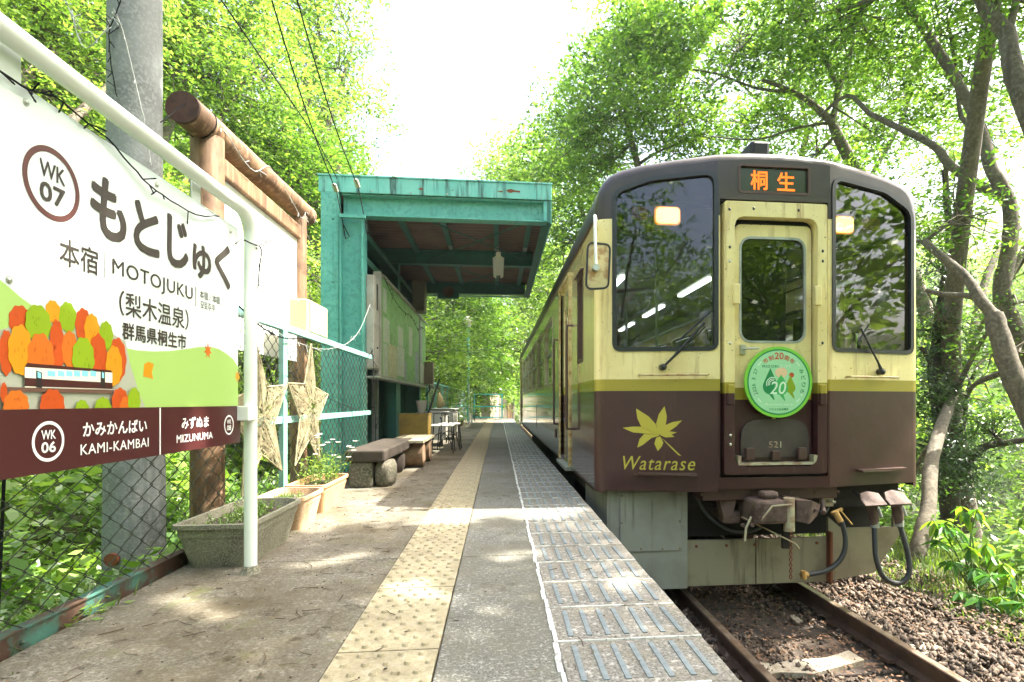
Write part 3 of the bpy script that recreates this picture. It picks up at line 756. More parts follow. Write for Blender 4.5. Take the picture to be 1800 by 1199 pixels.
# light clusters behind the glass
for (x0, x1, r0, r1, z0) in ((1.275, 1.465, 1.07, 1.20, 2.235), (2.800, 2.960, 3.06, 3.20, 2.205)):
    hx0, hx1 = min(x0, r0)-.06, max(x1, r1)+.06
    yb = max(yf(hx0), yf(hx1))+.05
    c = build('light_cluster', MB().box(hx0, hx1, yb+.03, yb+.12, z0-.06, z0+.19), M['black'], train)
    build('headlight', MB().panel(rrect(x0, x1, z0, z0+.125, .03), [], lambda a, b, d: (a, yb-.004+d, b), .03), M['headlight'], c)
    build('glowing_reflector', MB().panel(rrect(x0-.014, x1+.014, z0-.012, z0+.139, .035), [], lambda a, b, d: (a, yb+.010+d, b), .02), M['headglow'], c)  # rim emits its own faint glow in place of light from the lens
    build('tail_light', MB().panel(rrect(r0, r1, z0+.02, z0+.125, .02), [], lambda a, b, d: (a, yb+d, b), .03), mat('tail_red', (.16, .008, .006), .3), c)
# wipers
def wiper(p, q, r0, r1):
    wp = thing('wiper', None, None, (0, 0, 0)); wp.parent = train; wp.location = Vector(p)-train.location
    P = Vector(p); Q = Vector(q); o = Vector((0, -.03, 0))
    build('wiper_arm', MB().tube([P+o, P+o*1.6+(Q-P)*.2, Q+o*.8], .009, 6).tube([P+o+Vector((.02, 0, .01)), Q+o*.8+Vector((.01, 0, -.03))], .005, 6), M['rubber'], wp)
    build('wiper_hub', MB().cyl(P, P+o*1.8, .026, 12).ball(P+o*1.6, .022), M['rubber'], wp)
    build('wiper_blade', MB().tube([Vector(r0)+o*.5, Vector(r1)+o*.5], .008, 4), M['rubber'], wp)
def fp(x, z): return (x, yf(x), z)
wiper(fp(1.285, 1.055), fp(1.60, 1.40), fp(1.42, 1.27), fp(1.66, 1.50))
wiper(fp(3.13, 1.03), fp(2.93, 1.38), fp(2.90, 1.26), fp(3.02, 1.42))
for (x0, x1, z, mm) in ((1.11, 1.62, .995, 'cream_rail'), (1.07, 1.545, .225, 'brown_rail'), (2.80, 3.30, .985, 'cream_rail'), (2.90, 3.39, .235, 'brown_rail')):
    mb = MB(); off = .05 if mm == 'cream_rail' else .07
    if mm == 'cream_rail':
        pts = [fp(x0+(x1-x0)*i/4, z) for i in range(5)]; mb.tube([(p[0], p[1]-off, p[2]) for p in pts], .0085, 8)
        for x in (x0, x1): mb.tube([fp(x, z), (x, yf(x)-off, z)], .010, 6)
        build('hand_rail', mb, M[mm], train)
    else:
        a, b = fp(x0, z), fp(x1, z); mb.loft([[(a[0], a[1], z), (a[0]+.01, a[1]-off, z), (b[0]-.01, b[1]-off, z), (b[0], b[1], z)], [(a[0], a[1], z-.018), (a[0]+.02, a[1]-off, z-.018), (b[0]-.02, b[1]-off, z-.018), (b[0], b[1], z-.018)]], cap=True)
        build('foot_step', mb, M[mm], train)
# maple leaf emblem and word
def FFo(d0): return lambda a, b, d: (a, yf(a)+d-d0, b)
c0 = onp(1157, 766, (TX, TY, 0), Vector((PP/PW, 1, 0)).normalized())
def lp(px, py):
    q = onp(px, py, (TX, TY, 0), Vector((PP/PW, 1, 0)).normalized()); return (q.x, q.z)
lob = [[(1158, 765), (1128, 752), (1120, 735), (1118, 718), (1140, 732), (1152, 745), (1159, 763)],
       [(1158, 763), (1153, 745), (1158, 728), (1168, 714), (1172, 732), (1170, 748), (1160, 764)],
       [(1160, 764), (1168, 748), (1182, 742), (1199, 739), (1188, 750), (1178, 757), (1161, 766)],
       [(1160, 765), (1175, 758), (1190, 760), (1180, 764), (1186, 768), (1170, 769)],
       [(1159, 766), (1145, 770), (1130, 782), (1120, 787), (1124, 772), (1132, 763), (1157, 764)],
       [(1158, 764), (1132, 762), (1112, 760), (1094, 752), (1112, 750), (1130, 750), (1157, 763)],
       [(1160, 767), (1166, 778), (1163, 785), (1156, 793), (1150, 780), (1153, 770)]]
mb = MB()
for l in lob:
    pts = [lp(*q) for q in l]; c_ = (sum(p[0] for p in pts)/len(pts), sum(p[1] for p in pts)/len(pts))
    m_ = MB().panel(roundpoly(pts, [.001]*len(pts), 1)[::-1], [], FFo(.0022)); mb.add(m_.v, m_.f)
stem = [lp(1160, 767), lp(1175, 783), lp(1192, 800), lp(1198, 802), lp(1180, 785)]
m_ = MB().panel(stem[::-1], [], FFo(.0022)); mb.add(m_.v, m_.f)
build('maple_emblem', mb, M['gold'], train)
a0 = lp(1095, 828); a1 = lp(1222, 826)
build('lettering', text_mb('Watarase', FFo(.0022), a0[0], a1[0], .243, .352, 0, .004, .28, spacing=1.12), M['gold'], train)
# mirror
mr = thing('side_mirror', None, None); mr.parent = train; mr.location = Vector((.62, 4.22, 1.75))-train.location
def FMm(a, b, d): return (a, 4.20+d, b)
mo = roundpoly([(.665, 1.640), (.835, 1.655), (.850, 1.985), (.680, 1.995)], [.045]*4)
build('mirror_housing', MB().panel(mo, [], FMm, .03, back=True), M['cream_rail'], mr)
build('mirror_rim', ringpanel(inset(mo, -.008), inset(mo, .006), FMm, -.006, .012), M['rubber'], mr)
build('mirror_arm', MB().tube([(.735, 4.17, 1.80), (.725, 4.16, 2.10), (.73, 4.19, 2.20), (.765, 4.33, 2.21), (.79, 4.47, 2.17)], .011, 8).tube([(.70, 4.24, 1.93), (.74, 4.46, 1.98)], .009, 6), M['white_paint'], mr)
build('mirror_knob', MB().cyl((.735, 4.15, 1.80), (.735, 4.20, 1.80), .026, 12), M['steel_bolt'], mr)
# horn box and roof bits
build('roof_horn', MB().box(2.145, 2.315, 4.55, 4.80, 2.74, 3.02), M['black'], train, bev=.03)
build('horn_bracket', MB().loft([[(2.02, 4.62, 2.75), (2.145, 4.62, 2.75), (2.145, 4.62, 2.90)], [(2.02, 4.9, 2.75), (2.145, 4.9, 2.75), (2.145, 4.9, 2.90)]], cap=True), M['galvgrey'], train)
build('roof_vent', MB().box(1.8, 2.55, 8, 10.2, 2.70, 2.93), M['roof_grey'], train, bev=.04)
build('roof_vent', MB().box(1.8, 2.55, 13, 15.2, 2.70, 2.93), M['roof_grey'], train, bev=.04)
# underframe
build('underframe', MB().box(TX+.12, TX+TW-.12, TY+.10, TE, -.12, .12), M['under_dark'], train)
build('underframe_equipment', MB().box(TX+.25, TX+TW-.25, 7.5, 17, -.75, -.1), M['under_dark'], train, bev=.02)
for yb in (6.2, 8.0, 16.6, 18.4):
    ax = MB()
    for sg in (-1, 1): ax.cyl((TCX+sg*.49, yb, RZ+.39), (TCX+sg*.62, yb, RZ+.39), .39, 28)
    ax.cyl((TCX-.5, yb, RZ+.39), (TCX+.5, yb, RZ+.39), .07, 10)
    build('wheelset', ax, M['rail_steel'], train)
for yb in (7.1, 17.5):
    build('bogie_frame', MB().box(TCX-.95, TCX-.8, yb-1.3, yb+1.3, RZ+.3, RZ+.55).box(TCX+.8, TCX+.95, yb-1.3, yb+1.3, RZ+.3, RZ+.55).box(TCX-.9, TCX+.9, yb-.2, yb+.2, RZ+.35, RZ+.6), M['under_dark'], train, bev=.02)
sk = build('skirt_plate', MB().box(.905, 1.555, 4.47, 4.50, -.760, .075).box(.88, .905, 4.475, 5.6, -.70, .075), M['under_grey'], train, bev=.003)
build('skirt_cover', MB().box(.985, 1.50, 4.455, 4.47, -.44, .045), M['under_grey'], sk, bev=.003)
for x, z in ((1.0, .02), (1.485, .02), (1.0, -.2), (1.485, -.2), (1.0, -.42), (1.485, -.42), (1.16, -.42), (1.34, -.42)):
    build('rivet', MB().ball((x, 4.455, z), .010, 8, 4), M['plow_grey'], sk)
build('snow_plow', MB().box(1.555, 2.80, 4.50, 4.54, -.755, -.375), M['plow_grey'], train, bev=.004)
pl = [(2.80, -.745), (3.22, -.690), (3.46, -.36), (3.46, .02), (3.40, .02), (3.40, -.30), (2.92, -.30), (2.80, -.20)]
build('skirt_plate', MB().panel(pl, [], FY(4.49), .03), M['plow_grey'], train)
build('plow_rib', MB().box(2.79, 2.81, 4.44, 4.5, -.75, -.32), M['rust'], train)
build('under_headstock', MB().box(1.56, 3.4, 4.75, 4.80, -.40, .08), M['under_dark'], train)
build('buffer_beam', MB().box(XL-.1, XR+.1, TY-PP+.06, TY+.15, .0, .13), M['brown_rail'], train, bev=.005)
cp = thing('coupler', None, None); cp.parent = train; cp.location = Vector((2.18, 4.3, -.05))-train.location
build('coupler_shank', MB().box(1.95, 2.42, 4.25, 4.75, -.17, .02).box(1.80, 1.95, 4.32, 4.6, -.20, -.10), M['coupler'], cp, bev=.02)
build('coupler_head', MB().box(1.94, 2.20, 4.04, 4.28, -.15, .03).box(2.02, 2.16, 4.10, 4.2, .03, .09), M['coupler'], cp, bev=.025)
build('coupler_pin', MB().cyl((2.225, 4.08, -.21), (2.225, 4.08, .045), .042, 16), M['coupler_cream'], cp)
build('coupler_jaw', MB().loft([[(2.27, 4.05, -.13), (2.36, 4.03, -.15), (2.47, 4.10, -.10), (2.40, 4.3, -.1), (2.27, 4.3, -.12)], [(2.27, 4.05, .03), (2.38, 4.02, .03), (2.50, 4.10, -.02), (2.42, 4.3, .0), (2.27, 4.3, .03)]], cap=True), M['coupler'], cp, bev=.012)
build('coupler_lever', MB().tube([(1.98, 4.05, -.12), (2.05, 4.0, .0), (2.2, 3.99, .01)], .008, 6).tube([(1.93, 4.1, -.1), (1.88, 4.08, -.18), (1.87, 4.08, -.28)], .009, 6).tube([(1.9, 4.2, -.12), (2.3, 4.12, -.32), (2.33, 4.12, -.36)], .006, 6), M['coupler_cream'], cp)
build('coupler_strap', MB().box(2.24, 2.30, 4.2, 4.23, -.38, -.1), M['under_dark'], cp)
for i in range(9):
    build('chain_link', MB().tube([(2.27+.008*(i % 2), 4.14, -.2-i*.045), (2.283, 4.14, -.225-i*.045), (2.27, 4.14, -.245-i*.045), (2.26, 4.14, -.225-i*.045), (2.27, 4.14, -.2-i*.045)], .005, 5), M['rust'], cp)
build('hanger_bracket', MB().loft([[(1.76, 4.3, .0), (1.90, 4.3, .0), (1.90, 4.4, .0), (1.76, 4.4, .0)], [(1.80, 4.3, -.15), (1.865, 4.3, -.15), (1.865, 4.4, -.15), (1.80, 4.4, -.15)]], cap=True), M['coupler'], train)
def Q(px, py, Y): return tuple(onY(px, py, Y))
hz = build('brake_hose', MB().tube(smoothpath0([Q(1479, 915, 4.15), Q(1486, 945, 4.13), Q(1484, 970, 4.12), Q(1472, 990, 4.12), Q(1450, 1004, 4.12), Q(1418, 1010, 4.13)]), .020, 10), M['hose'], train)
build('hose_cock', MB().tube([Q(1468, 900, 4.18), Q(1478, 918, 4.15)], .026, 8).tube([Q(1462, 903, 4.2), Q(1480, 895, 4.2)], .016, 8).tube([Q(1478, 898, 4.12), Q(1498, 922, 4.1)], .006, 5), M['brass'], hz)
build('hose_end', MB().tube([Q(1420, 1010, 4.13), Q(1408, 1012, 4.13)], .024, 8).tube([Q(1412, 1003, 4.11), Q(1414, 1018, 4.11)], .018, 6), M['brass'], hz)
hz = build('jumper_hose', MB().tube(smoothpath0([Q(1537, 924, 4.2), Q(1538, 950, 4.17), Q(1540, 980, 4.14), Q(1550, 1010, 4.12), Q(1568, 1024, 4.12), Q(1586, 1023, 4.12), Q(1598, 1008, 4.12), Q(1597, 980, 4.14), Q(1590, 950, 4.17), Q(1582, 924, 4.2)]), .021, 10), M['hose'], train)
for (px, py) in ((1538, 905), (1581, 903)):
    s_ = build('jumper_socket', MB().tube([Q(px-8, py-28, 4.22), Q(px-2, py-2, 4.2), Q(px, py+22, 4.2)], [.05, .042, .030], 10), M['coupler'], train)
    a = onY(px-22, py-40, 4.16); mb = MB()
    lid = [Q(px-26, py-38, 4.20), Q(px-14, py-42, 4.24), Q(px+6, py-38, 4.22), Q(px+22, py-18, 4.1), Q(px-16, py-16, 4.1), Q(px-24, py-26, 4.15)]
    mb.add(lid+[(p[0], p[1]+.01, p[2]-.012) for p in lid], [(5, 4, 3, 2, 1, 0), (6, 7, 8, 9, 10, 11)]+[(i, (i+1) % 6, 6+(i+1) % 6, 6+i) for i in range(6)])
    build('socket_lid', mb, M['coupler'], s_)
    build('socket_collar', MB().tube([Q(px, py+12, 4.2), Q(px, py+22, 4.2)], .034, 10), M['galvgrey'], s_)
    build('socket_lever', MB().tube([Q(px+6, py-12, 4.1), Q(px+12, py+4, 4.1)], .010, 6), M['galvgrey'], s_)
# cables, pipes and brackets below the headstock
for i, (pts, r_, m_) in enumerate((
    ([(1.62, 4.46, .02), (1.70, 4.42, -.14), (1.86, 4.40, -.26), (2.05, 4.44, -.30), (2.2, 4.5, -.28)], .014, 'hose'),
    ([(2.52, 4.40, .05), (2.56, 4.30, -.06), (2.60, 4.26, -.12), (2.70, 4.34, -.1), (2.78, 4.45, -.02)], .012, 'hose'),
    ([(1.60, 4.50, -.06), (2.30, 4.52, -.07), (2.95, 4.52, -.06)], .016, 'under_dark'),
    ([(2.62, 4.30, .07), (2.62, 4.28, -.03), (2.58, 4.2, -.10)], .018, 'coupler'),
    ([(2.95, 4.40, .05), (3.0, 4.30, -.02), (3.06, 4.26, -.10)], .014, 'hose'))):
    build('pipe', MB().tube(smoothpath0(pts), r_, 8), M[m_], train)
build('angle_cock', MB().box(2.66, 2.75, 4.33, 4.40, -.08, .05).box(2.69, 2.72, 4.25, 4.33, -.04, -.02), M['coupler_cream'], train, bev=.006)
for x, z in ((1.97, -.10), (1.97, -.02), (2.15, -.12), (2.33, -.06), (2.42, -.05), (1.84, -.15), (1.91, -.15)):
    build('coupler_bolt', MB().cyl((x, 4.03, z), (x, 4.06, z), .014, 6), M['coupler'], cp)
for x in (1.60, 1.80, 2.0, 2.35, 2.55, 2.75): build('beam_bolt', MB().cyl((x, TY-PP+.05, .05), (x, TY-PP+.065, .05), .012, 6), M['brown_rail'], train)
for x in (1.64, 1.9, 2.15, 2.45, 2.7): build('plow_bolt', MB().cyl((x, 4.488, -.42), (x, 4.50, -.42), .012, 8), M['rust'], train)
build('plow_seam', MB().box(2.155, 2.163, 4.496, 4.50, -.75, -.38), M['under_dark'], train)
# interior
ic = build('interior_ceiling', MB().box(TX+.1, TX+TW-.1, 5.6, TE-.1, 2.42, 2.44), M['int_cream'], train)
build('interior_floor', MB().box(TX+.08, TX+TW-.08, TY+.15, TE-.1, .12, .16), M['int_dark'], train)
build('cab_bulkhead', MB().box(XR-.25, XR+.35, 5.55, 5.6, .16, 2.42).box(TX+.08, TX+.35, 5.55, 5.6, .16, 2.4), M['int_dark'], train)
build('cab_ceiling', MB().box(TX+.1, TX+TW-.1, TY+.1, 5.6, 2.40, 2.43), M['black'], train)
for row in (1.52, 2.62):
    for i in range(6): build('ceiling_lamp', MB().box(row-.035, row+.035, 6.7+i*2.0, 7.85+i*2.0, 2.30, 2.335), M['tube_light'], ic)
    build('lamp_channel', MB().box(row-.07, row+.07, 6.0, 19, 2.34, 2.42), M['int_cream'], ic)
for i in range(6):
    for xx in (TX+.12, TX+TW-1.0):
        s_ = build('seat', MB().box(xx, xx+.88, 8.0+i*1.65, 8.45+i*1.65, .3, .62).box(xx, xx+.88, 8.45+i*1.65, 8.55+i*1.65, .3, 1.15), M['seat'], train, bev=.03)
for xx, yy_ in ((1.35, 5.8), (1.35, 7.0), (2.9, 5.9), (1.62, 5.6)):
    build('hand_pole', MB().tube([(xx, yy_, .16), (xx, yy_, 2.4)], .016, 6), M['galvgrey'], train)
for row in (1.25, 2.95): build('luggage_rail', MB().tube([(row, 7, 2.0), (row, 18, 2.0)], .015, 6).tube([(row-.1, 7, 1.98), (row-.1, 18, 1.98)], .01, 6), M['galvgrey'], train)
build('cab_desk', MB().box(2.55, 3.45, 4.50, 4.85, 1.0, 1.19).box(.95, 1.7, 4.5, 4.7, 1.0, 1.17), mat('cab_desk', (.16, .19, .18), .5), train, bev=.02)
build('cab_instrument', MB().box(3.22, 3.36, 4.62, 4.74, 1.19, 1.42), mat('instrument_tan', (.30, .22, .17), .5), train, bev=.03)
build('cab_seat_back', MB().box(2.85, 3.15, 5.1, 5.2, .9, 1.6), M['black'], train, bev=.05)

# round anniversary plate hung on the door
HY = TY-PP-.045; FH = lambda a, b, d: (a, HY+d, b)
hc = (2.186, .938); hr = .279
hm = thing('headmark_plate', 'round light green anniversary plate hung on the front door of the railcar', 'headmark', (hc[0], HY+.02, hc[1]-hr))
M['hm_lime'] = mat('hm_lime', (.20, .56, .05), .4); M['hm_green'] = mat('hm_green', (.01, .24, .07), .4); M['hm_pale'] = mat('hm_pale', (.33, .66, .36), .4)
M['hm_red'] = mat('hm_red', (.55, .07, .04), .5); M['hm_peach'] = mat('hm_peach', (.72, .5, .3), .5); M['hm_mid'] = mat('hm_mid', (.05, .42, .1), .5); M['hm_white'] = mat('hm_white', (.6, .78, .6), .5)
dsk = build('disc', MB().cyl((hc[0], HY+.02, hc[1]), (hc[0], HY, hc[1]), hr, 64), M['hm_lime'], hm)
build('print_ring', ringf(FH, *hc, .247, .258, -.0012), M['hm_green'], dsk)
build('print_field', disc(FH, *hc, .247, -.0008, 56), M['hm_pale'], dsk)
def arc_text(s_, r, a_mid, step, h, wd, m_, bold=.02, out=1):
    mb = MB(); n_ = len(s_)
    for i, ch in enumerate(s_):
        if ch == ' ': continue
        al = R(a_mid-(i-(n_-1)/2)*step*out); ux = Vector((math.sin(al), -math.cos(al)))*out; uy = Vector((math.cos(al), math.sin(al)))*out
        cx, cz = hc[0]+r*math.cos(al), hc[1]+r*math.sin(al)
        k = .45 if ch in '.' else 1.0
        hh = h*(.16 if ch == '.' else 1)
        def F2(a, b, d, ux=ux, uy=uy, cx=cx, cz=cz): return FH(cx+ux.x*a+uy.x*b, cz+ux.y*a+uy.y*b, d)
        text_mb(ch, F2, -wd*k/2*(.3 if ch == '.' else 1), wd*k/2*(.3 if ch == '.' else 1), -h/2, -h/2+hh, -.0018, bold, mb=mb)
    return mb
build('lettering', arc_text('市制', .198, 116, 15, .040, .042, M['hm_red']), M['hm_red'], dsk)
build('lettering', arc_text('周年', .198, 64, 15, .040, .042, M['hm_red']), M['hm_red'], dsk)
build('lettering', text_mb('20', FH, hc[0]-.035, hc[0]+.04, hc[1]+.178, hc[1]+.232, -.0018, .03), M['hm_red'], dsk)
build('lettering', arc_text('2026.3.27', .208, 180, 6.6, .028, .020, M['hm_green'], .01), M['hm_green'], dsk)
build('lettering', arc_text('みどり市', .205, 2, 15, .034, .036, M['hm_green'], .02), M['hm_green'], dsk)
build('lettering', text_mb('MIDORI', FH, hc[0]-.135, hc[0]-.005, hc[1]+.112, hc[1]+.134, -.0018, .02, spacing=1.3), M['hm_green'], dsk)
build('lettering', text_mb('CITY', FH, hc[0]+.012, hc[0]+.10, hc[1]+.112, hc[1]+.134, -.0018, .01, spacing=1.3), M['hm_white'], dsk)
build('lettering', text_mb('わたらせ渓谷鐵道', FH, hc[0]-.078, hc[0]+.078, hc[1]-.222, hc[1]-.203, -.0018, .01), M['hm_green'], dsk)
build('lettering', text_mb('Anniversary', FH, hc[0]-.12, hc[0]+.12, hc[1]-.188, hc[1]-.165, -.0018, .0, .2), M['hm_white'], dsk)
def drop(cx, cz, r, h, m_, d):
    pts = [(cx+r*math.cos(R(a)), cz+r*math.sin(R(a))) for a in range(-200, 21, 20)]+[(cx, cz+h)]
    tail = [(cx-.01, cz-r), (cx+.03, cz-r-.045), (cx+.035, cz-r-.04), (cx+.02, cz-r+.005)]
    mb = MB().add([FH(a, b, d) for a, b in pts], [tuple(range(len(pts)))]); mb.add([FH(a, b, d) for a, b in tail], [(0, 1, 2, 3)]); return mb
build('print_sun', disc(FH, hc[0]+.02, hc[1]+.075, .040, -.0014, 24, ra=.05), M['hm_peach'], dsk)
build('print_dot', disc(FH, hc[0]+.105, hc[1]+.055, .020, -.0014, 16), M['pr_dorange'], dsk)
build('print_drop', drop(hc[0]-.070, hc[1]-.035, .062, .145, None, -.0016), M['hm_green'], dsk)
build('print_drop', drop(hc[0]+.018, hc[1]-.045, .058, .105, None, -.0018), M['hm_mid'], dsk)
build('print_drop', drop(hc[0]+.095, hc[1]-.045, .042, .100, None, -.0016), M['pr_lime'], dsk)
build('lettering', text_mb('20', FH, hc[0]-.075, hc[0]+.06, hc[1]-.095, hc[1]+.005, -.0024, .01, .2), M['hm_white'], dsk)
for rr_ in (.055, .042, .03):
    mb = MB(); n_ = 14
    A = [FH(hc[0]-.05+rr_*math.cos(R(70+i*130/n_)), hc[1]-.015+rr_*math.sin(R(70+i*130/n_)), -.0024) for i in range(n_+1)]
    B = [FH(hc[0]-.05+(rr_-.006)*math.cos(R(70+i*130/n_)), hc[1]-.015+(rr_-.006)*math.sin(R(70+i*130/n_)), -.0024) for i in range(n_+1)]
    build('print_arc', mb.loft([A, B], closed=False), M['hm_white'], dsk)
mb = MB()
for a_ in (138, 42, 205, 335, 222, 318):
    al = R(a_); t = Vector((-math.sin(al), math.cos(al))); c_ = Vector(hc)+Vector((math.cos(al), math.sin(al)))*.213
    nn = Vector((math.cos(al), math.sin(al)))*.004
    mb.add([FH(*(c_+t*.02+nn), -.0018), FH(*(c_-t*.02+nn), -.0018), FH(*(c_-t*.02-nn), -.0018), FH(*(c_+t*.02-nn), -.0018)], [(0, 1, 2, 3)])
build('print_dash', mb, M['hm_white'], dsk)
# ------------------------------------------------------------------ station name sign
SX = -1.16; SY0, SY1, SZ0, SZ1 = .62, 2.632, .602, 1.560; BZ = .766
FS = FX(SX)
sign = thing('station_name_sign', 'large white station name board in a white pipe frame beside the platform', 'station sign', (SX, 1.6, 0))
def sg(px, py):
    q = onX(px, py, SX); return (q.y, q.z)
bd = build('board', MB().box(SX-.006, SX, SY0, SY1, SZ0, SZ1), M['sign_white'], sign)
PXp = -1.13; PYp = 2.69
pipe = []
pipe += [(PXp, .30, 0), (PXp, .30, 1.52)]+[(PXp, .30+.12*(1-math.cos(R(a))), 1.52+.12*math.sin(R(a))) for a in (30, 60)]
pipe += [(PXp, .42, 1.64), (PXp, PYp-.11, 1.64)]+[(PXp, PYp-.11+.11*math.sin(R(a)), 1.53+.11*math.cos(R(a))) for a in (20, 40, 60, 80)]+[(PXp, PYp, 1.50), (PXp, PYp, 0)]
PXp2 = SX-.045
pipe = [(PXp, y, z) for _, y, z in pipe]
build('pipe_frame', MB().tube(pipe, .0275, 20), M['white_paint'], sign)
build('post_foot', MB().loft([[(PXp+.045*math.cos(a), PYp+.045*math.sin(a), 0) for a in [i*math.pi/4 for i in range(8)]], [(PXp+.03*math.cos(a), PYp+.03*math.sin(a), .035) for a in [i*math.pi/4 for i in range(8)]]]), M['planter_grey'], sign)
for yb in (1.47, 2.30, .75): build('bracket', MB().box(SX-.012, SX-.006, yb-.03, yb+.03, 1.50, 1.64), M['white_paint'], sign)
build('bracket', MB().box(SX-.012, PXp+.028, 2.60, 2.70, .70, .765), M['white_paint'], sign, bev=.003)
lp_ = []
for (px, py) in ((45, 180), (275, 325), (405, 407), (15, 492), (47, 822), (276, 787), (408, 770)):
    a, b = sg(px, py); build('bolt', MB().ball((SX+.002, a, b), .0065, 10, 6, (.7, 1, 1)).cyl((SX, a, b), (SX+.002, a, b), .009, 12), M['steel_bolt'], bd)
def flat(name, pts, m_, d): return build(name, MB().panel(pts, [], lambda a, b, dd: FS(a, b, dd-d)), m_, bd)
# printed landscape
hill = [(SY0, BZ), (SY1, BZ)]+[(max(SY0+.001, min(SY1, a)), b) for a, b in [(SY1, sg(418, 645)[1])]+[sg(*q) for q in ((410, 632), (398, 622), (385, 614), (370, 610), (350, 610), (325, 614), (300, 617), (270, 618), (240, 616), (200, 607), (140, 590), (100, 565), (60, 540), (35, 522), (18, 507), (0, 492))]]+[(SY0, sg(0, 492)[1]+.12)]
flat('print_hill', hill, M['hill_green'], .0006)
slope = [(SY0, BZ+.0002)]+[sg(*q) for q in ((255, 716), (248, 700), (238, 672), (228, 640), (220, 600), (150, 560), (60, 560), (0, 580))]+[(SY0, sg(0, 580)[1])]
flat('print_slope', [(a, max(b, BZ+.0002)) for a, b in slope], M['pr_grey'], .0011)
def blob(px, py, rw, rh, m_, d, seed=0):
    a, b = sg(px, py); a2, _ = sg(px+rw, py); _, b2 = sg(px, py-rh); ra, rb = abs(a2-a), abs(b2-b)
    n_ = 56; pts = []
    for i in range(n_):
        t = 2*math.pi*i/n_; k = 1+.045*math.cos(9*t+seed)
        z = b+rb*k*math.sin(t)
        pts.append((max(SY0+.001, a+ra*k*math.cos(t)), max(z, BZ+.0003)))
    cl = []
    for p in pts:
        if not cl or (abs(p[0]-cl[-1][0])+abs(p[1]-cl[-1][1])) > 1e-4: cl.append(p)
    flat('print_tree', cl, M[m_], d)
    mb = MB()
    for q in range(5):
        ca = a+ra*random.uniform(-.5, .5); cb = b+rb*random.uniform(-.4, .5)
        if cb-rb*.12 < BZ: continue
        mb.panel([(ca+ra*.05*math.cos(t), cb+rb*.10*math.sin(t)) for t in [i*math.pi/4 for i in range(8)]], [], lambda x_, y_, dd: FS(x_, y_, dd-d-.0002))
    if mb.v: build('print_tree_mark', mb, M[m_+'_d'], bd)
for k_, c_ in (('pr_orange', (.42, .085, .008)), ('pr_dorange', (.36, .045, .006)), ('pr_yellow', (.46, .17, .006)), ('pr_lime', (.16, .25, .006))): M[k_+'_d'] = mat(k_+'_mark', c_, .4)
bl = [(35, 565, 20, 28, 'pr_dorange'), (92, 548, 13, 20, 'pr_yellow'), (118, 558, 15, 27, 'pr_lime'), (145, 572, 14, 30, 'pr_dorange'), (160, 580, 13, 28, 'pr_yellow'), (185, 590, 12, 25, 'pr_lime'), (205, 632, 15, 38, 'pr_dorange'), (65, 568, 22, 32, 'pr_lime'), (8, 620, 12, 40, 'pr_dorange'), (97, 612, 13, 50, 'pr_dorange'), (120, 615, 14, 33, 'pr_orange'), (170, 635, 16, 48, 'pr_dorange'), (32, 615, 21, 44, 'pr_yellow'), (68, 630, 23, 44, 'pr_orange'), (143, 630, 19, 37, 'pr_lime'), (197, 643, 14, 35, 'pr_yellow')]
for i, (a, b, c_, d_, e_) in enumerate(bl): blob(a, b, c_, d_, e_, .0016+i*.0003, i)
flat('print_track', [sg(0, 688), sg(196, 692), sg(196, 686), sg(0, 680)], mat('print_track', (.12, .06, .04), .5), .0066)
tr = lambda pts, m_, d: flat('print_railcar', [sg(*q) for q in pts], M[m_], d)
tr([(38, 681), (193, 685), (193, 654), (38, 645)], 'pr_cream', .0070); tr([(38, 679), (193, 684), (193, 673), (38, 664)], 'band_brown', .0073)
tr([(38, 645), (193, 655), (190, 651), (42, 638)], 'band_brown', .0073)
for x0, x1 in ((78, 92), (96, 108), (111, 122), (125, 136), (139, 150), (154, 164)): tr([(x0, 661), (x1, 662), (x1, 653), (x0, 651)], 'pr_sky', .0076)
for x0, x1 in ((58, 68), (172, 180)):
    tr([(x0, 681), (x1, 682), (x1, 655), (x0, 651)], 'pr_dark', .0076); tr([(x0+2, 664), (x1-2, 665), (x1-2, 656), (x0+2, 653)], 'pr_sky', .0079)
for i, (a, b, c_, d_, e_) in enumerate([(0, 690, 6, 18, 'pr_dorange'), (22, 712, 22, 26, 'pr_orange'), (86, 712, 21, 28, 'pr_dorange'), (138, 720, 12, 17, 'pr_lime'), (175, 722, 15, 24, 'pr_lime'), (205, 706, 14, 24, 'pr_dorange'), (218, 718, 13, 22, 'pr_orange'), (230, 705, 11, 24, 'pr_lime')]): blob(a, b, c_, d_, e_, .0084+i*.0003, i)
def star_leaf(px, py, r, m_):
    a, b = sg(px, py); pts = [(a+r*(1 if i % 2 == 0 else .42)*math.sin(i*math.pi/7), b+r*(1 if i % 2 == 0 else .42)*math.cos(i*math.pi/7)) for i in range(14)]
    flat('print_leaf', pts[::-1], M[m_], .0012)
star_leaf(365, 617, .034, 'pr_orange'); star_leaf(417, 662, .03, 'pr_yellow')
flat('print_leaf', [sg(*q) for q in ((251, 662), (262, 664), (269, 667), (266, 655), (270, 640), (260, 636), (253, 640))], M['pr_yellow'], .0012)
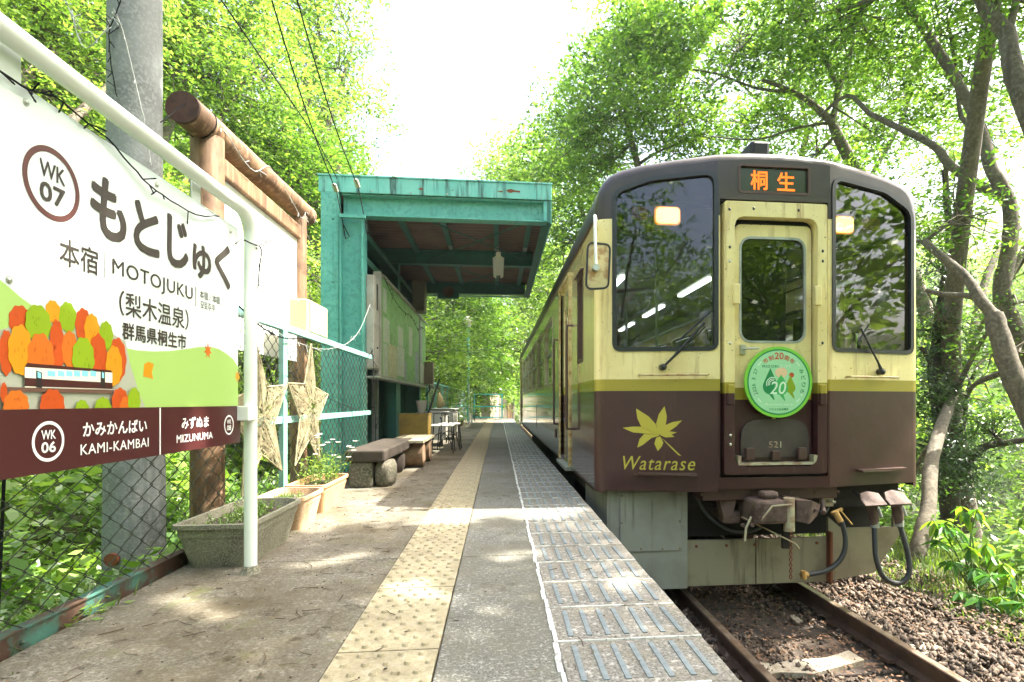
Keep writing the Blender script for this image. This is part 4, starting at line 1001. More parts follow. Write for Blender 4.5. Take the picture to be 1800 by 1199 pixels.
# brown band and the writing
build('print_band', MB().panel([(SY0+.0005, SZ0+.0005), (SY1-.0005, SZ0+.0005), (SY1-.0005, BZ), (SY0+.0005, BZ)], [], lambda a, b, d: FS(a, b, d-.0112)).box(SX, SX+.0108, SY0+.001, SY1-.001, SZ0+.001, BZ-.001), M['band_brown'], bd)
def tx(s_, px0, px1, z0, z1, m_, bold=0, d=.0012, sp=1.0):
    Y0 = onX(px0, 700, SX).y; Y1 = onX(px1, 700, SX).y
    build('lettering', text_mb(s_, FS, Y0, Y1, z0, z1, -d, bold, spacing=sp), m_, bd)
for ch, a, b, z0, z1 in (('も', 158, 222, 1.268, 1.450), ('と', 234, 280, 1.272, 1.440), ('じ', 293, 331, 1.268, 1.452), ('ゅ', 338, 371, 1.266, 1.400), ('く', 377, 405, 1.266, 1.456)):
    tx(ch, a, b, z0, z1, M['ink'], .040, .0014)
tx('本宿', 104, 172, 1.150, 1.226, M['ink'], .012); tx('MOTOJUKU', 197, 338, 1.158, 1.219, M['ink'], .004, sp=1.08)
for px in (184, 344):
    y_ = onX(px, 500, SX).y; build('divider', MB().box(SX, SX+.001, y_-.0012, y_+.0012, 1.152, 1.226), M['ink'], bd)
tx('本宿／本宿', 351, 386, 1.190, 1.222, M['ink'], 0); tx('모토주쿠', 352, 377, 1.150, 1.180, M['ink'], 0)
tx('（梨木温泉）', 209, 331, 1.052, 1.130, M['ink'], .010); tx('群馬県桐生市', 214, 327, .978, 1.034, M['ink'], .028)
tx('かみかんばい', 137, 251, .686, .728, M['print_white'], .024, .0124); tx('KAMI-KAMBAI', 133, 254, .637, .666, M['print_white'], .002, .0124, 1.06)
tx('みずぬま', 313, 361, .684, .728, M['print_white'], .020, .0124); tx('MIZUNUMA', 304, 368, .636, .664, M['print_white'], .002, .0124, 1.06)
y_ = onX(275, 740, SX).y; build('divider', MB().box(SX+.0112, SX+.0122, y_-.003, y_+.003, SZ0+.002, BZ-.002), M['print_white'], bd)
def badge(px0, px1, py, r, num, mr_, mt, d, k=1.0):
    a = (onX(px0, py, SX).y+onX(px1, py, SX).y)/2; b = onX((px0+px1)/2, py, SX).z
    build('badge_ring', ringf(FS, a, b, r*.84, r, -d), mr_, bd)
    build('lettering', text_mb('WK', FS, a-r*.45, a+r*.45, b+r*.10, b+r*.56, -d, .02), mt, bd)
    build('lettering', text_mb(num, FS, a-r*.45, a+r*.45, b-r*.56, b-r*.02, -d, .04), mt, bd)
badge(50, 130, 323, .094, '07', M['ring_brown'], M['ink'], .0012)
badge(50, 101, 776, .052, '06', M['print_white'], M['print_white'], .0124)
badge(387, 407, 747, .042, '08', M['print_white'], M['print_white'], .0124)

# ------------------------------------------------------------------ fairy-light wires
def light_wire(label, pts, n_tw, r=.0035, tw=.045, m_='black_wire', wrap=0, bulbs=True, droop=1):
    P = smoothpath0(pts, 3); path = []
    for a, b in zip(P, P[1:]):
        k = max(1, int((b-a).length/.05))
        for i in range(k): path.append(a.lerp(b, i/k)+Vector((random.uniform(-.002, .002), random.uniform(-.002, .002), random.uniform(-.002, .002))))
    path.append(P[-1])
    c = P[0]
    t = thing('light_string', label, 'fairy lights', tuple(c))
    build('wire', MB().tube(path, r, 6), M[m_], t)
    tm_ = MB(); bm_ = MB()
    for i in range(n_tw):
        p = random.choice(path); d = Vector((random.uniform(-.3, .6), random.uniform(-1, 1), random.uniform(-1.2, .5)*droop)).normalized()*random.uniform(.6, 1.1)*tw
        tm_.tube([p, p+d], r*.8, 5); bm_.tube([p+d, p+d*1.25], [r*1.1, r*.6], 5)
    if n_tw: build('bulb_stem', tm_, M[m_], t, kind='stuff'); build('bulb', bm_, M['clear_bulb'] if m_ == 'pale_wire' else M[m_], t, kind='stuff')
    return t
def sxp(px, py, X=SX+.012): return tuple(onX(px, py, X))
light_wire('black fairy-light wire drooping along the top edge of the station name board', [sxp(-60, 90), sxp(0, 125), sxp(50, 158), sxp(58, 159), sxp(100, 172), sxp(140, 206), sxp(190, 245), sxp(230, 290), sxp(262, 325), sxp(300, 352), sxp(345, 378), sxp(385, 380)], 16, .0026, .035)
light_wire('black fairy-light wire tied round the corner post of the station sign', [(PXp, PYp-.1, 1.50), (PXp+.03, PYp-.02, 1.50), (PXp+.035, PYp+.03, 1.49), (PXp+.02, PYp+.05, 1.42), (PXp+.01, PYp+.045, 1.30)], 7, .003, .05)

# ------------------------------------------------------------------ chain-link fence
NX = -1.52
def mesh_fence_mb(y0, y1, z0, z1, p, r, X, sides=4):
    mb = MB(); ny = int((y1-y0)/p)
    for k in range(ny):
        yc = y0+k*p; pts = []; z = z0; i = k % 2
        while z <= z1+.001:
            sgn_ = 1 if (i % 2) else -1
            pts.append((X+.004*(1 if i % 2 else -1), yc+sgn_*p*.53+random.uniform(-.0015, .0015), z)); z += p*.70; i += 1
        mb.tube(pts, r, sides, False, True)
    return mb
fence = thing('chain_link_fence', 'teal framed chain-link fence along the near left edge of the platform', 'fence', (NX, 3.5, -.02))
build('wire_mesh', mesh_fence_mb(.55, 6.76, .05, 1.30, .066, .0031, NX), M['galv'], fence, kind='stuff')
build('bottom_rail', MB().box(NX-.03, NX+.004, .4, 6.8, -.022, .055), M['rail_teal'], fence, bev=.003)
build('bottom_rail_lip', MB().box(NX-.035, NX+.012, .4, 6.8, .055, .060), M['rail_teal'], fence)
for i in range(14): build('rivet', MB().ball((NX+.006, .6+i*.45, .015), .008, 8, 4), M['rail_teal'], fence)
build('top_rail', MB().box(NX-.01, NX+.03, .4, 6.83, 1.285, 1.335), M['pale_teal'], fence, bev=.003)
for i in range(13): build('bolt', MB().ball((NX+.031, .8+i*.45, 1.31), .007, 6, 4), M['galvgrey'], fence)
build('middle_rail', MB().box(NX-.008, NX+.022, 2.85, 6.8, .632, .680), M['pale_teal'], fence, bev=.002)
for i in range(9): build('bolt', MB().ball((NX+.023, 3.0+i*.42, .656), .006, 6, 4), M['galvgrey'], fence)
build('post', MB().box(NX-.005, NX+.03, 4.07, 4.14, .0, 1.29), M['pale_teal'], fence, bev=.002)
build('post', MB().box(NX-.06, NX-.02, 1.0, 1.06, -.5, 1.29), M['rail_teal'], fence)
# dark wire stay beyond the fence, near the pole
build('stay_wire', MB().tube([(NX-.08, 1.95, -.3), (NX-.07, 2.02, 1.3)], .005, 5), M['black_wire'], fence)

# ------------------------------------------------------------------ utility pole
upx = at(237, 700, 3.1)
up_ = thing('utility_pole', 'thick grey concrete utility pole behind the station sign', 'pole', (upx.x, upx.y, -.6))
build('pole_shaft', MB().tube([(upx.x, upx.y, -.7), (upx.x, upx.y, 2.0), (upx.x+.01, upx.y, 8.0)], [.150, .128, .112], 36), M['pole_concrete'], up_)
rgx = upx
build('pole_cap', MB().tube([(upx.x-.02, upx.y-.145, -.05), (upx.x-.02, upx.y-.165, -.05)], .035, 12), M['rust'], up_)
def pole_pt(px, py): return tuple(at(px, py, 2.955))
light_wire('tangled pale and black light wires hanging down the concrete utility pole', [pole_pt(200, 15), pole_pt(215, 50), pole_pt(225, 90), pole_pt(237, 140), pole_pt(250, 195), pole_pt(258, 240), pole_pt(266, 290)], 10, .0022, .04, 'pale_wire')
light_wire('black light wire looping down the left side of the concrete pole', [pole_pt(212, 2), pole_pt(203, 25), pole_pt(192, 60), pole_pt(194, 100), pole_pt(200, 140), pole_pt(206, 170)], 16, .0028, .05)
light_wire('pale bundled light wires sagging into the leaves left of the pole', [tuple(at(115, 3, 3.0)), tuple(at(128, 30, 2.95)), tuple(at(135, 60, 2.95)), tuple(at(152, 85, 2.93)), tuple(at(180, 60, 2.93)), pole_pt(198, 30)], 24, .0026, .05, 'pale_wire')

# ------------------------------------------------------------------ log framed information board
LX = -1.84
lf = thing('log_framed_board', 'white information board hung in a frame of brown logs', 'notice board', (LX, 4.3, -.3))
def logmb(a, b, r0, r1, n_=28):
    a = Vector(a); b = Vector(b); k = 12
    pts = [a.lerp(b, i/k) for i in range(k+1)]
    rr_ = [r0+(r1-r0)*i/k+random.uniform(-.002, .002) for i in range(k+1)]
    return MB().tube(pts, rr_, n_)
lz = 2.50
lg = build('top_log', logmb((LX, 3.49, lz+.01), (LX, 5.62, lz+.08), .094, .090), M['log'], lf)
build('log_end', MB().cyl((LX, 3.472, lz+.010), (LX, 3.491, lz+.010), .0935, 28), M['log_end'], lg)
build('log_collar', MB().tube([(LX+.098*math.cos(R(a)), 3.67+.01*math.sin(R(a*2)), lz+.015+.098*math.sin(R(a))) for a in range(0, 361, 20)], .004, 6), M['black_wire'], lg)
build('log_post', logmb((LX, 3.76, -.5), (LX, 3.76, 2.46), .098, .094), M['log'], lf)
build('log_post', logmb((LX, 5.38, -.5), (LX, 5.38, 2.50), .075, .072), M['log'], lf)
build('cross_beam', MB().box(LX-.05, LX+.05, 3.85, 5.31, 2.27, 2.39), M['log'], lf, bev=.01)
ib = build('info_panel', MB().box(LX-.01, LX+.015, 3.86, 5.30, 1.15, 2.27), M['board_white'], lf, bev=.003)
def lbx(px, py): q = onX(px, py, LX+.018); return q.y, q.z
y_, z_ = lbx(405, 362)
build('poster', MB().box(LX+.015, LX+.019, 4.20, 4.46, 1.98, 2.16), M['photo_tan'], ib)
for (a, b, c_, d_) in ((4.55, 1.75, .10, .12), (4.62, 1.35, .12, .10), (4.85, 1.55, .12, .14), (4.35, 1.5, .2, .1), (4.9, 1.25, .1, .08)):
    build('poster', MB().box(LX+.015, LX+.018, a, a+c_, b, b+d_), mat('pale_print', (.55, .60, .55), .5, col2=(.7, .7, .66), sc=18), ib)
build('panel_edge', MB().box(LX-.02, LX+.03, 3.845, 3.87, 1.15, 2.27), mat('pale_wood_edge', (.6, .45, .3), .6), ib)
light_wire('fairy lights wound along the top log of the information board', [(LX+.06, 3.60, 2.57), (LX+.10, 3.82, 2.50), (LX+.09, 4.00, 2.46), (LX+.10, 4.22, 2.44), (LX+.09, 4.45, 2.58), (LX+.07, 4.65, 2.60), (LX+.10, 4.90, 2.50), (LX+.10, 5.15, 2.42), (LX+.08, 5.32, 2.50), (LX+.06, 5.40, 2.62), (LX+.09, 5.54, 2.55), (LX+.09, 5.56, 2.5)], 20, .0030, .045, 'pale_wire')
light_wire('single dark wire running from the pole to the log end', [pole_pt(283, 215), tuple(Vector((LX+.02, 3.47, 2.53)))], 0, .003)
# cream box on the fence
bx = thing('meter_box', 'cream metal meter box with a hinged door above the fence rail', 'meter box', (-1.57, 4.8, 1.29))
build('box_body', MB().box(-1.64, -1.50, 4.60, 5.10, 1.335, 1.60), M['cream_box'], bx, bev=.004)
build('box_door', MB().box(-1.635, -1.505, 4.585, 4.60, 1.342, 1.592), M['cream_box'], bx, bev=.003)
build('box_side_cover', MB().box(-1.50, -1.49, 4.63, 5.07, 1.345, 1.59), M['cream_box'], bx, bev=.003)
build('box_bolt', MB().ball((-1.57, 4.583, 1.575), .007, 8, 4), M['galvgrey'], bx)
build('box_stand', MB().box(-1.62, -1.56, 4.7, 4.76, -.4, 1.335), M['log'], bx)

# ------------------------------------------------------------------ wicker stars
def star(label, yc, zc, Rr, rot=0, squash=1):
    X = -1.46; t = thing('wicker_star', label, 'star', (X, yc, zc), 'wicker stars on the fence')
    P = []
    for i in range(10):
        r_ = Rr if i % 2 == 0 else Rr*.45; a = R(90+rot)+i*math.pi/5; P.append((yc+r_*math.cos(a)*squash, zc+r_*math.sin(a)))
    mb = MB(); c = Vector((X+.022, yc, zc)); c2 = Vector((X-.03, yc, zc))
    # outline rods
    V = [Vector((X, a, b)) for a, b in P]
    for i in range(10): mb.tube([V[i], V[(i+1) % 10]], .006, 5)
    build('star_frame', mb, M['wicker'], t)
    # pale mesh: random fibres across each triangular facet
    mb = MB()
    for i in range(10):
        A, B = V[i], V[(i+1) % 10]
        for C_ in (c, c2):
            nf = 70 if C_ is c else 20
            for q in range(nf):
                def rp():
                    u, v_ = random.random(), random.random()
                    if u+v_ > 1: u, v_ = 1-u, 1-v_
                    return A+(B-A)*u+(C_-A)*v_
                p, q2 = rp(), rp()
                d_ = (q2-p)
                if d_.length < .01: continue
                d_ = d_.normalized()*min(d_.length, .14); w_ = d_.cross(Vector((1, 0, 0)))
                if w_.length < 1e-6: continue
                w_ = w_.normalized()*random.uniform(.0015, .0035); o_ = Vector((random.uniform(0, .006), 0, 0))
                mb.add([p-w_+o_, p+d_-w_+o_, p+d_+w_+o_, p+w_+o_], [(0, 1, 2, 3)])
    build('star_weave', mb, M['wicker'], t, kind='stuff')
    mb = MB()
    for i in range(10): mb.add([V[i]-Vector((.01, 0, 0)), V[(i+1) % 10]-Vector((.01, 0, 0)), c2], [(0, 1, 2)])
    build('star_cloth', mb, M['star_cloth'], t)
M['star_cloth'] = M['wicker'].copy()
m_ = M['star_cloth']; nt_ = m_.node_tree; b_ = nt_.nodes['Principled BSDF']
tf = ramp(nt_, noise(nt_, 70, 3), [(.48, 0.), (.54, .8)]); nt_.links.new(tf, b_.inputs['Alpha'])
star('pale wicker star on the fence just behind the sign post, left of the other star', 3.60, .68, .50, 8)
star('pale wicker star on the fence nearer the shelter, right of the white fence post', 4.51, .72, .52, -4, .93)
light_wire('pale fairy lights swagged from the fence rail up to the green column', [(NX+.03, 3.4, 1.30), (NX+.05, 4.0, 1.24), (NX+.04, 4.8, 1.22), (-1.48, 5.6, 1.34), (-1.46, 6.1, 1.55), (-1.50, 6.75, 1.93)], 26, .0022, .05, 'pale_wire')
light_wire('dark green cable slung along the top fence rail', [(NX+.05, 3.35, 1.33), (NX+.06, 3.6, 1.25), (NX+.06, 4.0, 1.22), (NX+.05, 4.4, 1.27)], 3, .005, .03)
light_wire('thorny dark twig-like wire trailing down the fence by the green column', [(NX+.05, 4.1, 1.0), (NX+.05, 4.7, .86), (NX+.05, 5.3, .78), (NX+.05, 6.0, .70)], 20, .0028, .05)
light_wire('dark light wire hanging down the front edge of the green column', [(-1.44, 6.55, 1.35), (-1.42, 6.56, 1.25), (-1.42, 6.56, .9), (-1.40, 6.57, .55), (-1.40, 6.57, .25)], 16, .004, .06)
# ------------------------------------------------------------------ planters
def planter(label, x0, x1, y0, y1, h, m_, th=.012, rim=.018, r=.06):
    xc, yc = (x0+x1)/2, (y0+y1)/2; t = thing('planter', label, 'planter', (xc, yc, 0), 'trough planters along the fence')
    lv = [(0, .74, .80), (.04, .78, .84), (h*.70, .90, .93), (h*.705, .915, .94), (h-.02, .94, .955), (h-.0205, 1.0, 1.0), (h, 1.0, 1.0), (h, .90, .93), (h-.05, .86, .90)]
    rings = []
    for z, kx, ky in lv:
        L = rrect(xc-(x1-x0)/2*kx, xc+(x1-x0)/2*kx, yc-(y1-y0)/2*ky, yc+(y1-y0)/2*ky, (r*.6, r*.6, r*1.6, r), 5); rings.append([(a, b, z) for a, b in L])
    mb = MB().loft(rings, smooth=False); mb.add(rings[0], [tuple(range(len(rings[0])))[::-1]])
    build('planter_body', mb, m_, t)
    L = rings[-1]; sm = MB().add([(a, b, h-.045) for a, b, z in L], [tuple(range(len(L)))])
    build('planter_soil', sm, M['soil'], t); return t
planter('weathered grey trough planter behind the foot of the sign post', -1.50, -1.145, 2.72, 3.47, .215, M['planter_grey'])
planter('tan speckled planter between the grey trough and the orange one', -1.47, -1.16, 3.50, 3.94, .205, M['planter_tan'])
planter('orange-brown planter nearest the bench, holding daisies', -1.47, -1.19, 4.00, 4.68, .205, M['planter_orange'])

# ------------------------------------------------------------------ leaves, numpy
def leaf_arrays(C, Nn, D, L, W, tone):
    """C base points, Nn normals, D directions (unit), L length, W width -> quads"""
    D = D-(D*Nn).sum(1, keepdims=True)*Nn; D /= np.linalg.norm(D, axis=1, keepdims=True)+1e-9
    S = np.cross(D, Nn)
    L = L[:, None]; W = W[:, None]
    v = np.stack([C, C+D*L*.45+S*W*.5-Nn*W*.08, C+D*L, C+D*L*.45-S*W*.5-Nn*W*.08], 1)
    return v.reshape(-1, 3), np.repeat(tone, 4)
def unit(v): return v/(np.linalg.norm(v, axis=1, keepdims=True)+1e-9)
def quads(n): return np.arange(n*4).reshape(n, 4)
def sprays(C, Rr, n, size, tilt=.3, rg=RNG, thick=.07, droop=.25, ratio=.42, tone0=None):
    """flat leafy sprays: C (S,3), Rr (S,), n leaves each"""
    S = len(C)
    Nn = unit(np.stack([rg.normal(0, tilt, S), rg.normal(0, tilt, S), np.ones(S)], 1))
    U = unit(np.cross(Nn, np.array([1., 0, 0])+rg.normal(0, .01, (S, 3)))); V = np.cross(Nn, U)
    ax = rg.uniform(0, 2*np.pi, S)
    A = U*np.cos(ax)[:, None]+V*np.sin(ax)[:, None]; B = np.cross(Nn, A)
    t = rg.uniform(-1, 1, (S, n)); s_ = rg.normal(0, .38, (S, n))*(1.1-np.abs(t))
    P = C[:, None]+(A[:, None]*t[..., None]+B[:, None]*s_[..., None])*Rr[:, None, None]+Nn[:, None]*(rg.normal(0, thick, (S, n))*Rr[:, None])[..., None]
    P[..., 2] -= droop*(t**2+s_**2)*Rr[:, None]
    P = P.reshape(-1, 3); N = S*n
    dirn = (A[:, None]*(t+rg.normal(0, .4, (S, n)))[..., None]+B[:, None]*(s_*1.5+rg.normal(0, .6, (S, n)))[..., None]).reshape(-1, 3)
    dirn[:, 2] -= .25
    Ln = unit(np.repeat(Nn, n, 0)+rg.normal(0, .38, (N, 3)))
    tn = np.repeat(rg.uniform(.05, .95, S) if tone0 is None else tone0, n)+rg.normal(0, .13, N)
    L = size*rg.uniform(.65, 1.25, N)
    return P, Ln, unit(dirn), L, L*ratio, np.clip(tn, 0, 1)
# sunlit gaps: where the photograph shows sun reaching the ground, no leaf may stand in the ray
kx, ky = SUN.x/SUN.z, SUN.y/SUN.z
def dap(x, y, s):   # broken-up pattern
    return np.sin(x*2.3*s+1.7*np.sin(y*1.9*s))+np.sin(y*2.9*s+1.3*np.sin(x*2.1*s+.5))
def sun_open(P):
    x = P[:, 0]-P[:, 2]*kx; y = P[:, 1]-P[:, 2]*ky
    n1 = .10*np.sin(x*9+y*4)+.06*np.sin(x*21-y*13)
    band = (y > 3.62+n1+.10*(x+1)) & (y < np.where(x < -.7, 4.95, 4.5)+n1-.22*np.clip(x+.4, 0, 3)) & (x < .62)      # bright band across the platform
    left = (x < -1.42) & (x > -3.8) & (y > 3.5+n1) & (y < 8.5)
    nearleft = (x < -2.4) & (x > -6) & (y <= 2.95) & (y > -1) & (dap(x, y, 1.6) > -1.3)
    far = (x < .7) & (x > -1.5) & (y > 10.4) & (y < 18) & (dap(x, y, 1.1) > -.2)
    bal = (x > 1.2) & (x < 2.6) & (y > 2.55) & (y < 3.0) & (dap(x, y, 3) > -.5)
    bal2 = (x > 2.75) & (x < 6.5) & (y > 1.6) & (y < 7.0) & ((dap(x, y, 2.0) > -.1) | ((x > 4.1) & (y > 3.6)))
    dots = (x < .6) & (x > -1.4) & (y > 1.2) & (y < 3.7) & (dap(x+3, y, 3.1) > 1.55)
    sgn = (x < -1.5) & (x > -2.35) & (y > 1.1) & (y < 2.7) & (dap(x*1.3+1, y+2, 2.6) > 1.35)
    return sgn | band | left | nearleft | far | bal | bal2 | dots
def leaf_obj(name, parts, material, parent=None, carve=True, **kw):
    P, Ln, D, L, W, tn = [np.concatenate([p[i] for p in parts]) for i in range(6)]
    if carve:
        k = ~sun_open(P); P, Ln, D, L, W, tn = P[k], Ln[k], D[k], L[k], W[k], tn[k]
    co, tone = leaf_arrays(P, Ln, D, L, W, tn)
    return npmesh(name, co, quads(len(P)), material, tone, parent=parent, **kw)

def small_plant(name, label, cat, c, spread, n, size, h, material='L_under', group=None, carve=False, loc=None):
    rg = RNG; c = np.array(c)
    t = thing(name, label, cat, tuple(c), group)
    mb = MB(); tips = []
    for i in range(n):
        b = c+np.array([rg.uniform(-spread[0], spread[0]), rg.uniform(-spread[1], spread[1]), 0])
        hh = h*rg.uniform(.5, 1); d = np.array([rg.normal(0, .35), rg.normal(0, .35), 1]); e = b+d/np.linalg.norm(d)*hh
        mb.tube([tuple(b), tuple((b+e)/2+rg.normal(0, .004, 3)), tuple(e)], .0015, 4, False)
        for k in range(9): tips.append(b+(e-b)*rg.uniform(.25, 1)+rg.normal(0, .008, 3))
    P = np.array(tips); N = len(P)
    build('stem', mb, M['stem'], t)
    leaf_obj('foliage', [(P, unit(rg.normal(0, .6, (N, 3))+np.array([0, 0, 1])), unit(rg.normal(0, 1, (N, 3))), size*rg.uniform(.6, 1.2, N), size*.4*rg.uniform(.7, 1.2, N), rg.uniform(.3, 1, N))], M[material], t, carve)
    return t
M['stem'] = mat('green_stem', (.09, .15, .03), .7)
small_plant('seedling_plant', 'low green seedlings growing in the middle of the grey trough planter', 'plant', (-1.31, 3.10, .17), (.10, .22), 70, .022, .07)
small_plant('seedling_plant', 'sparse seedlings at the near end of the grey trough planter', 'plant', (-1.36, 2.85, .17), (.08, .07), 16, .018, .05)
small_plant('seedling_plant', 'small green sprouts in the tan speckled planter', 'plant', (-1.33, 3.66, .16), (.09, .12), 30, .02, .06)
ds = small_plant('daisy_plant', 'leggy white daisies leaning out of the orange-brown planter', 'plant', (-1.33, 4.42, .16), (.09, .18), 60, .032, .26, 'L_yellow')
mb = MB(); stm = MB()
for i in range(20):
    b = Vector((-1.33+random.uniform(-.06, .06), 4.42+random.uniform(-.12, .15), .18)); e = b+Vector((random.uniform(-.08, .16), random.uniform(-.08, .12), random.uniform(.16, .38)))
    if i < 2: e = b+Vector((.22, .05, .18+.12*i))
    stm.tube([b, (b+e)/2+Vector((.01, 0, .02)), e], .0015, 4, False)
    fl_ = MB()
    for k in range(10):
        a = k*math.pi/5; d = Vector((math.cos(a), math.sin(a)*.9, .25)); q = Vector((-d.y, d.x, 0))*.004
        fl_.add([e+d*.004-q*.6, e+d*.020-q, e+d*.023, e+d*.020+q, e+d*.004+q*.6], [(0, 1, 2, 3, 4)])
    fo_ = build('flower', fl_, M['petal'], ds)
    build('flower_centre', MB().ball(e+Vector((0, 0, .002)), .006, 6, 4, (1, 1, .6)), M['pr_yellow'], fo_)
build('flower_stem', stm, M['stem'], ds)

# ------------------------------------------------------------------ shelter
Y0, Y1 = 6.88, 11.85
sh = thing('platform_shelter', 'green steel waiting shelter with a cantilever roof over the platform', 'shelter', (-1.8, 6.9, 0))
build('fascia', MB().box(-2.12, .655, Y0-.02, Y0+.0, 3.275, 3.465), M['teal_fascia'], sh, bev=.004)
build('fascia_cap', MB().box(-2.13, .665, Y0-.03, Y0+.05, 3.465, 3.485), M['teal_fascia'], sh, bev=.003)
for x in (-1.05, -.62, .02, .52, -1.5): build('fascia_bolt', MB().ball((x, Y0-.022, 3.30), .010, 8, 4), M['galvgrey'], sh)
def peel(x0, z0, s_):
    pts = [(x0+s_*random.uniform(.6, 1.2)*math.cos(i*.7)*1.6, z0+s_*random.uniform(.5, 1.1)*math.sin(i*.7)*.7) for i in range(9)]
    return MB().panel(pts, [], lambda a, b, d: (a, Y0-.0215+d, b))
for x, z, s_ in ((-.93, 3.35, .020), (.15, 3.37, .035), (.22, 3.365, .03), (.03, 3.355, .018), (.0, 3.36, .012), (-.55, 3.35, .01)):
    build('rust_patch', peel(x, z, s_), M['rust'], sh)
def hbeam(a0, a1, ax, c1, z0, z1, w_=.1, tf=.012, web=.008):
    """H section along X (ax='x', c1=Y centre) or along Y (ax='y', c1=X centre)"""
    mb = MB()
    if ax == 'x':
        mb.box(a0, a1, c1-w_/2, c1+w_/2, z0, z0+tf).box(a0, a1, c1-w_/2, c1+w_/2, z1-tf, z1).box(a0+.001, a1-.001, c1-web/2, c1+web/2, z0+tf, z1-tf)
    else:
        mb.box(c1-w_/2, c1+w_/2, a0, a1, z0, z0+tf).box(c1-w_/2, c1+w_/2, a0, a1, z1-tf, z1).box(c1-web/2, c1+web/2, a0+.001, a1-.001, z0+tf, z1-tf)
    return mb
build('front_beam', hbeam(-1.86, .56, 'x', Y0+.09, 3.015, 3.272, .16, .016), M['teal'], sh)
build('end_plate', MB().box(.555, .60, Y0+.0, Y0+.17, 3.015, 3.272), M['teal'], sh, bev=.003)
for z in (3.07, 3.15): build('bolt', MB().ball((.50, Y0+.08, z), .014, 8, 4), M['teal'], sh)
build('roof_beam', hbeam(-1.9, .56, 'x', 9.25, 3.015, 3.245, .14, .014), M['teal_shaded'], sh)
build('roof_beam', hbeam(-1.9, .56, 'x', 11.70, 3.015, 3.245, .14, .014), M['teal_shaded'], sh)
build('side_beam', MB().box(.60, .645, Y0+.0, Y1, 3.0, 3.275).box(.54, .60, Y0+.17, Y1, 3.005, 3.02), M['teal_shaded'], sh, bev=.003)
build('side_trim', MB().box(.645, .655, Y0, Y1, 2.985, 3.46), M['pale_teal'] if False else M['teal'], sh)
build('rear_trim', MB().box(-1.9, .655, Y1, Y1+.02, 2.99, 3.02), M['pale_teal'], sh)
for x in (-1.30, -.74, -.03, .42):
    build('purlin', MB().box(x-.035, x+.035, Y0+.18, 9.18, 3.185, 3.235), M['teal_shaded'], sh)
    build('purlin', MB().box(x-.035, x+.035, 9.33, 11.62, 3.185, 3.235), M['teal_shaded'], sh)
    if x > -1: 
        build('purlin_shoe', MB().box(x-.03, x+.03, 7.3, 7.5, 3.18, 3.186).box(x-.03, x+.03, 8.7, 8.9, 3.18, 3.186), M['galvgrey'], sh)
build('roof_brace', MB().tube([(-1.05, 7.1, 3.12), (.48, 9.2, 3.10)], .009, 6).tube([(.48, 7.1, 3.12), (-1.05, 9.2, 3.10)], .009, 6), M['teal_shaded'], sh)
build('roof_brace', MB().tube([(-1.05, 9.35, 3.12), (.48, 11.6, 3.10)], .009, 6).tube([(.48, 9.35, 3.12), (-1.05, 11.6, 3.10)], .009, 6), M['teal_shaded'], sh)
# corrugated sheet, ribs across the platform
nr = 150; top = []; bot = []
ysr = [Y0+.0+(Y1-Y0)*i/nr for i in range(nr+1)]
zz = [3.255+.011*math.sin(i*math.pi/2.0)*(1) for i in range(nr+1)]
zz = [3.250+(.016 if (i % 4) in (1, 2) else 0) for i in range(nr+1)]
build('roof_sheet', MB().loft([[(-2.1, y, z) for y, z in zip(ysr, zz)], [(.60, y, z) for y, z in zip(ysr, zz)]], closed=False), M['soffit'], sh)
build('roof_top', MB().box(-2.11, .645, Y0+.0, Y1, 3.30, 3.34), M['teal_fascia'], sh)
# columns
def hcol(yc, m_, sh=sh):
    build('column', MB().box(-2.09, -1.885, yc-.08, yc+.02, -.3, 3.27), m_, sh, bev=.003)
    build('column', MB().box(-1.872, -1.860, yc-.10, yc+.12, -.3, 3.015).box(-1.62, -1.600, yc-.10, yc+.12, -.0, 3.015).box(-1.86, -1.62, yc+.005, yc+.018, -.3, 3.015), m_, sh, bev=.002)
hcol(6.93, M['teal']); hcol(9.25, M['teal_shaded']); hcol(11.70, M['teal_shaded'])
for z in (1.0, 2.2, .3, 2.95): build('bolt', MB().ball((-1.95, 6.848, z), .011, 8, 4), M['teal_shaded'], sh)
build('gusset', MB().box(-1.86, -1.57, 6.80, 6.84, 2.96, 3.0), M['teal'], sh)
build('rear_wall', MB().box(-2.12, -2.09, 7.0, 11.8, .0, 3.25), M['dark_void'], sh)
for i in range(6): build('wall_panel', MB().box(-2.088, -2.075, 7.05+i*.79, 7.05+i*.79+.775, .05, 1.15), M['wall_old'], sh)
for i in range(2): build('wall_beam', MB().box(-1.85, -1.62, 7.1+i*2.42, 9.15+i*2.42, 2.50+.0*i, 2.58), M['teal_shaded'], sh)
build('wall_beam', MB().box(-1.75, -1.60, 7.1, 11.6, 2.78, 2.86), M['teal_shaded'], sh)
for y0_, y1_ in ((7.5, 8.9), (9.5, 10.3)): build('daylight_strip', MB().box(-2.06, -2.0, y0_, y1_, 3.10, 3.16), mat('painted_daylight', (.65, .62, .2), .5), sh)  # yellow strips painted as daylight showing through slits in the siding
build('wall_post', MB().box(-1.80, -1.72, 8.2, 8.28, 0, 1.15), M['galvgrey'], sh)
build('wall_post', MB().box(-1.72, -1.58, 8.9, 9.1, 0, 1.15), M['teal_shaded'], sh)
build('ledge', MB().box(-1.62, -1.47, 6.98, 11.9, 1.075, 1.10), M['galvgrey'], sh, bev=.003)
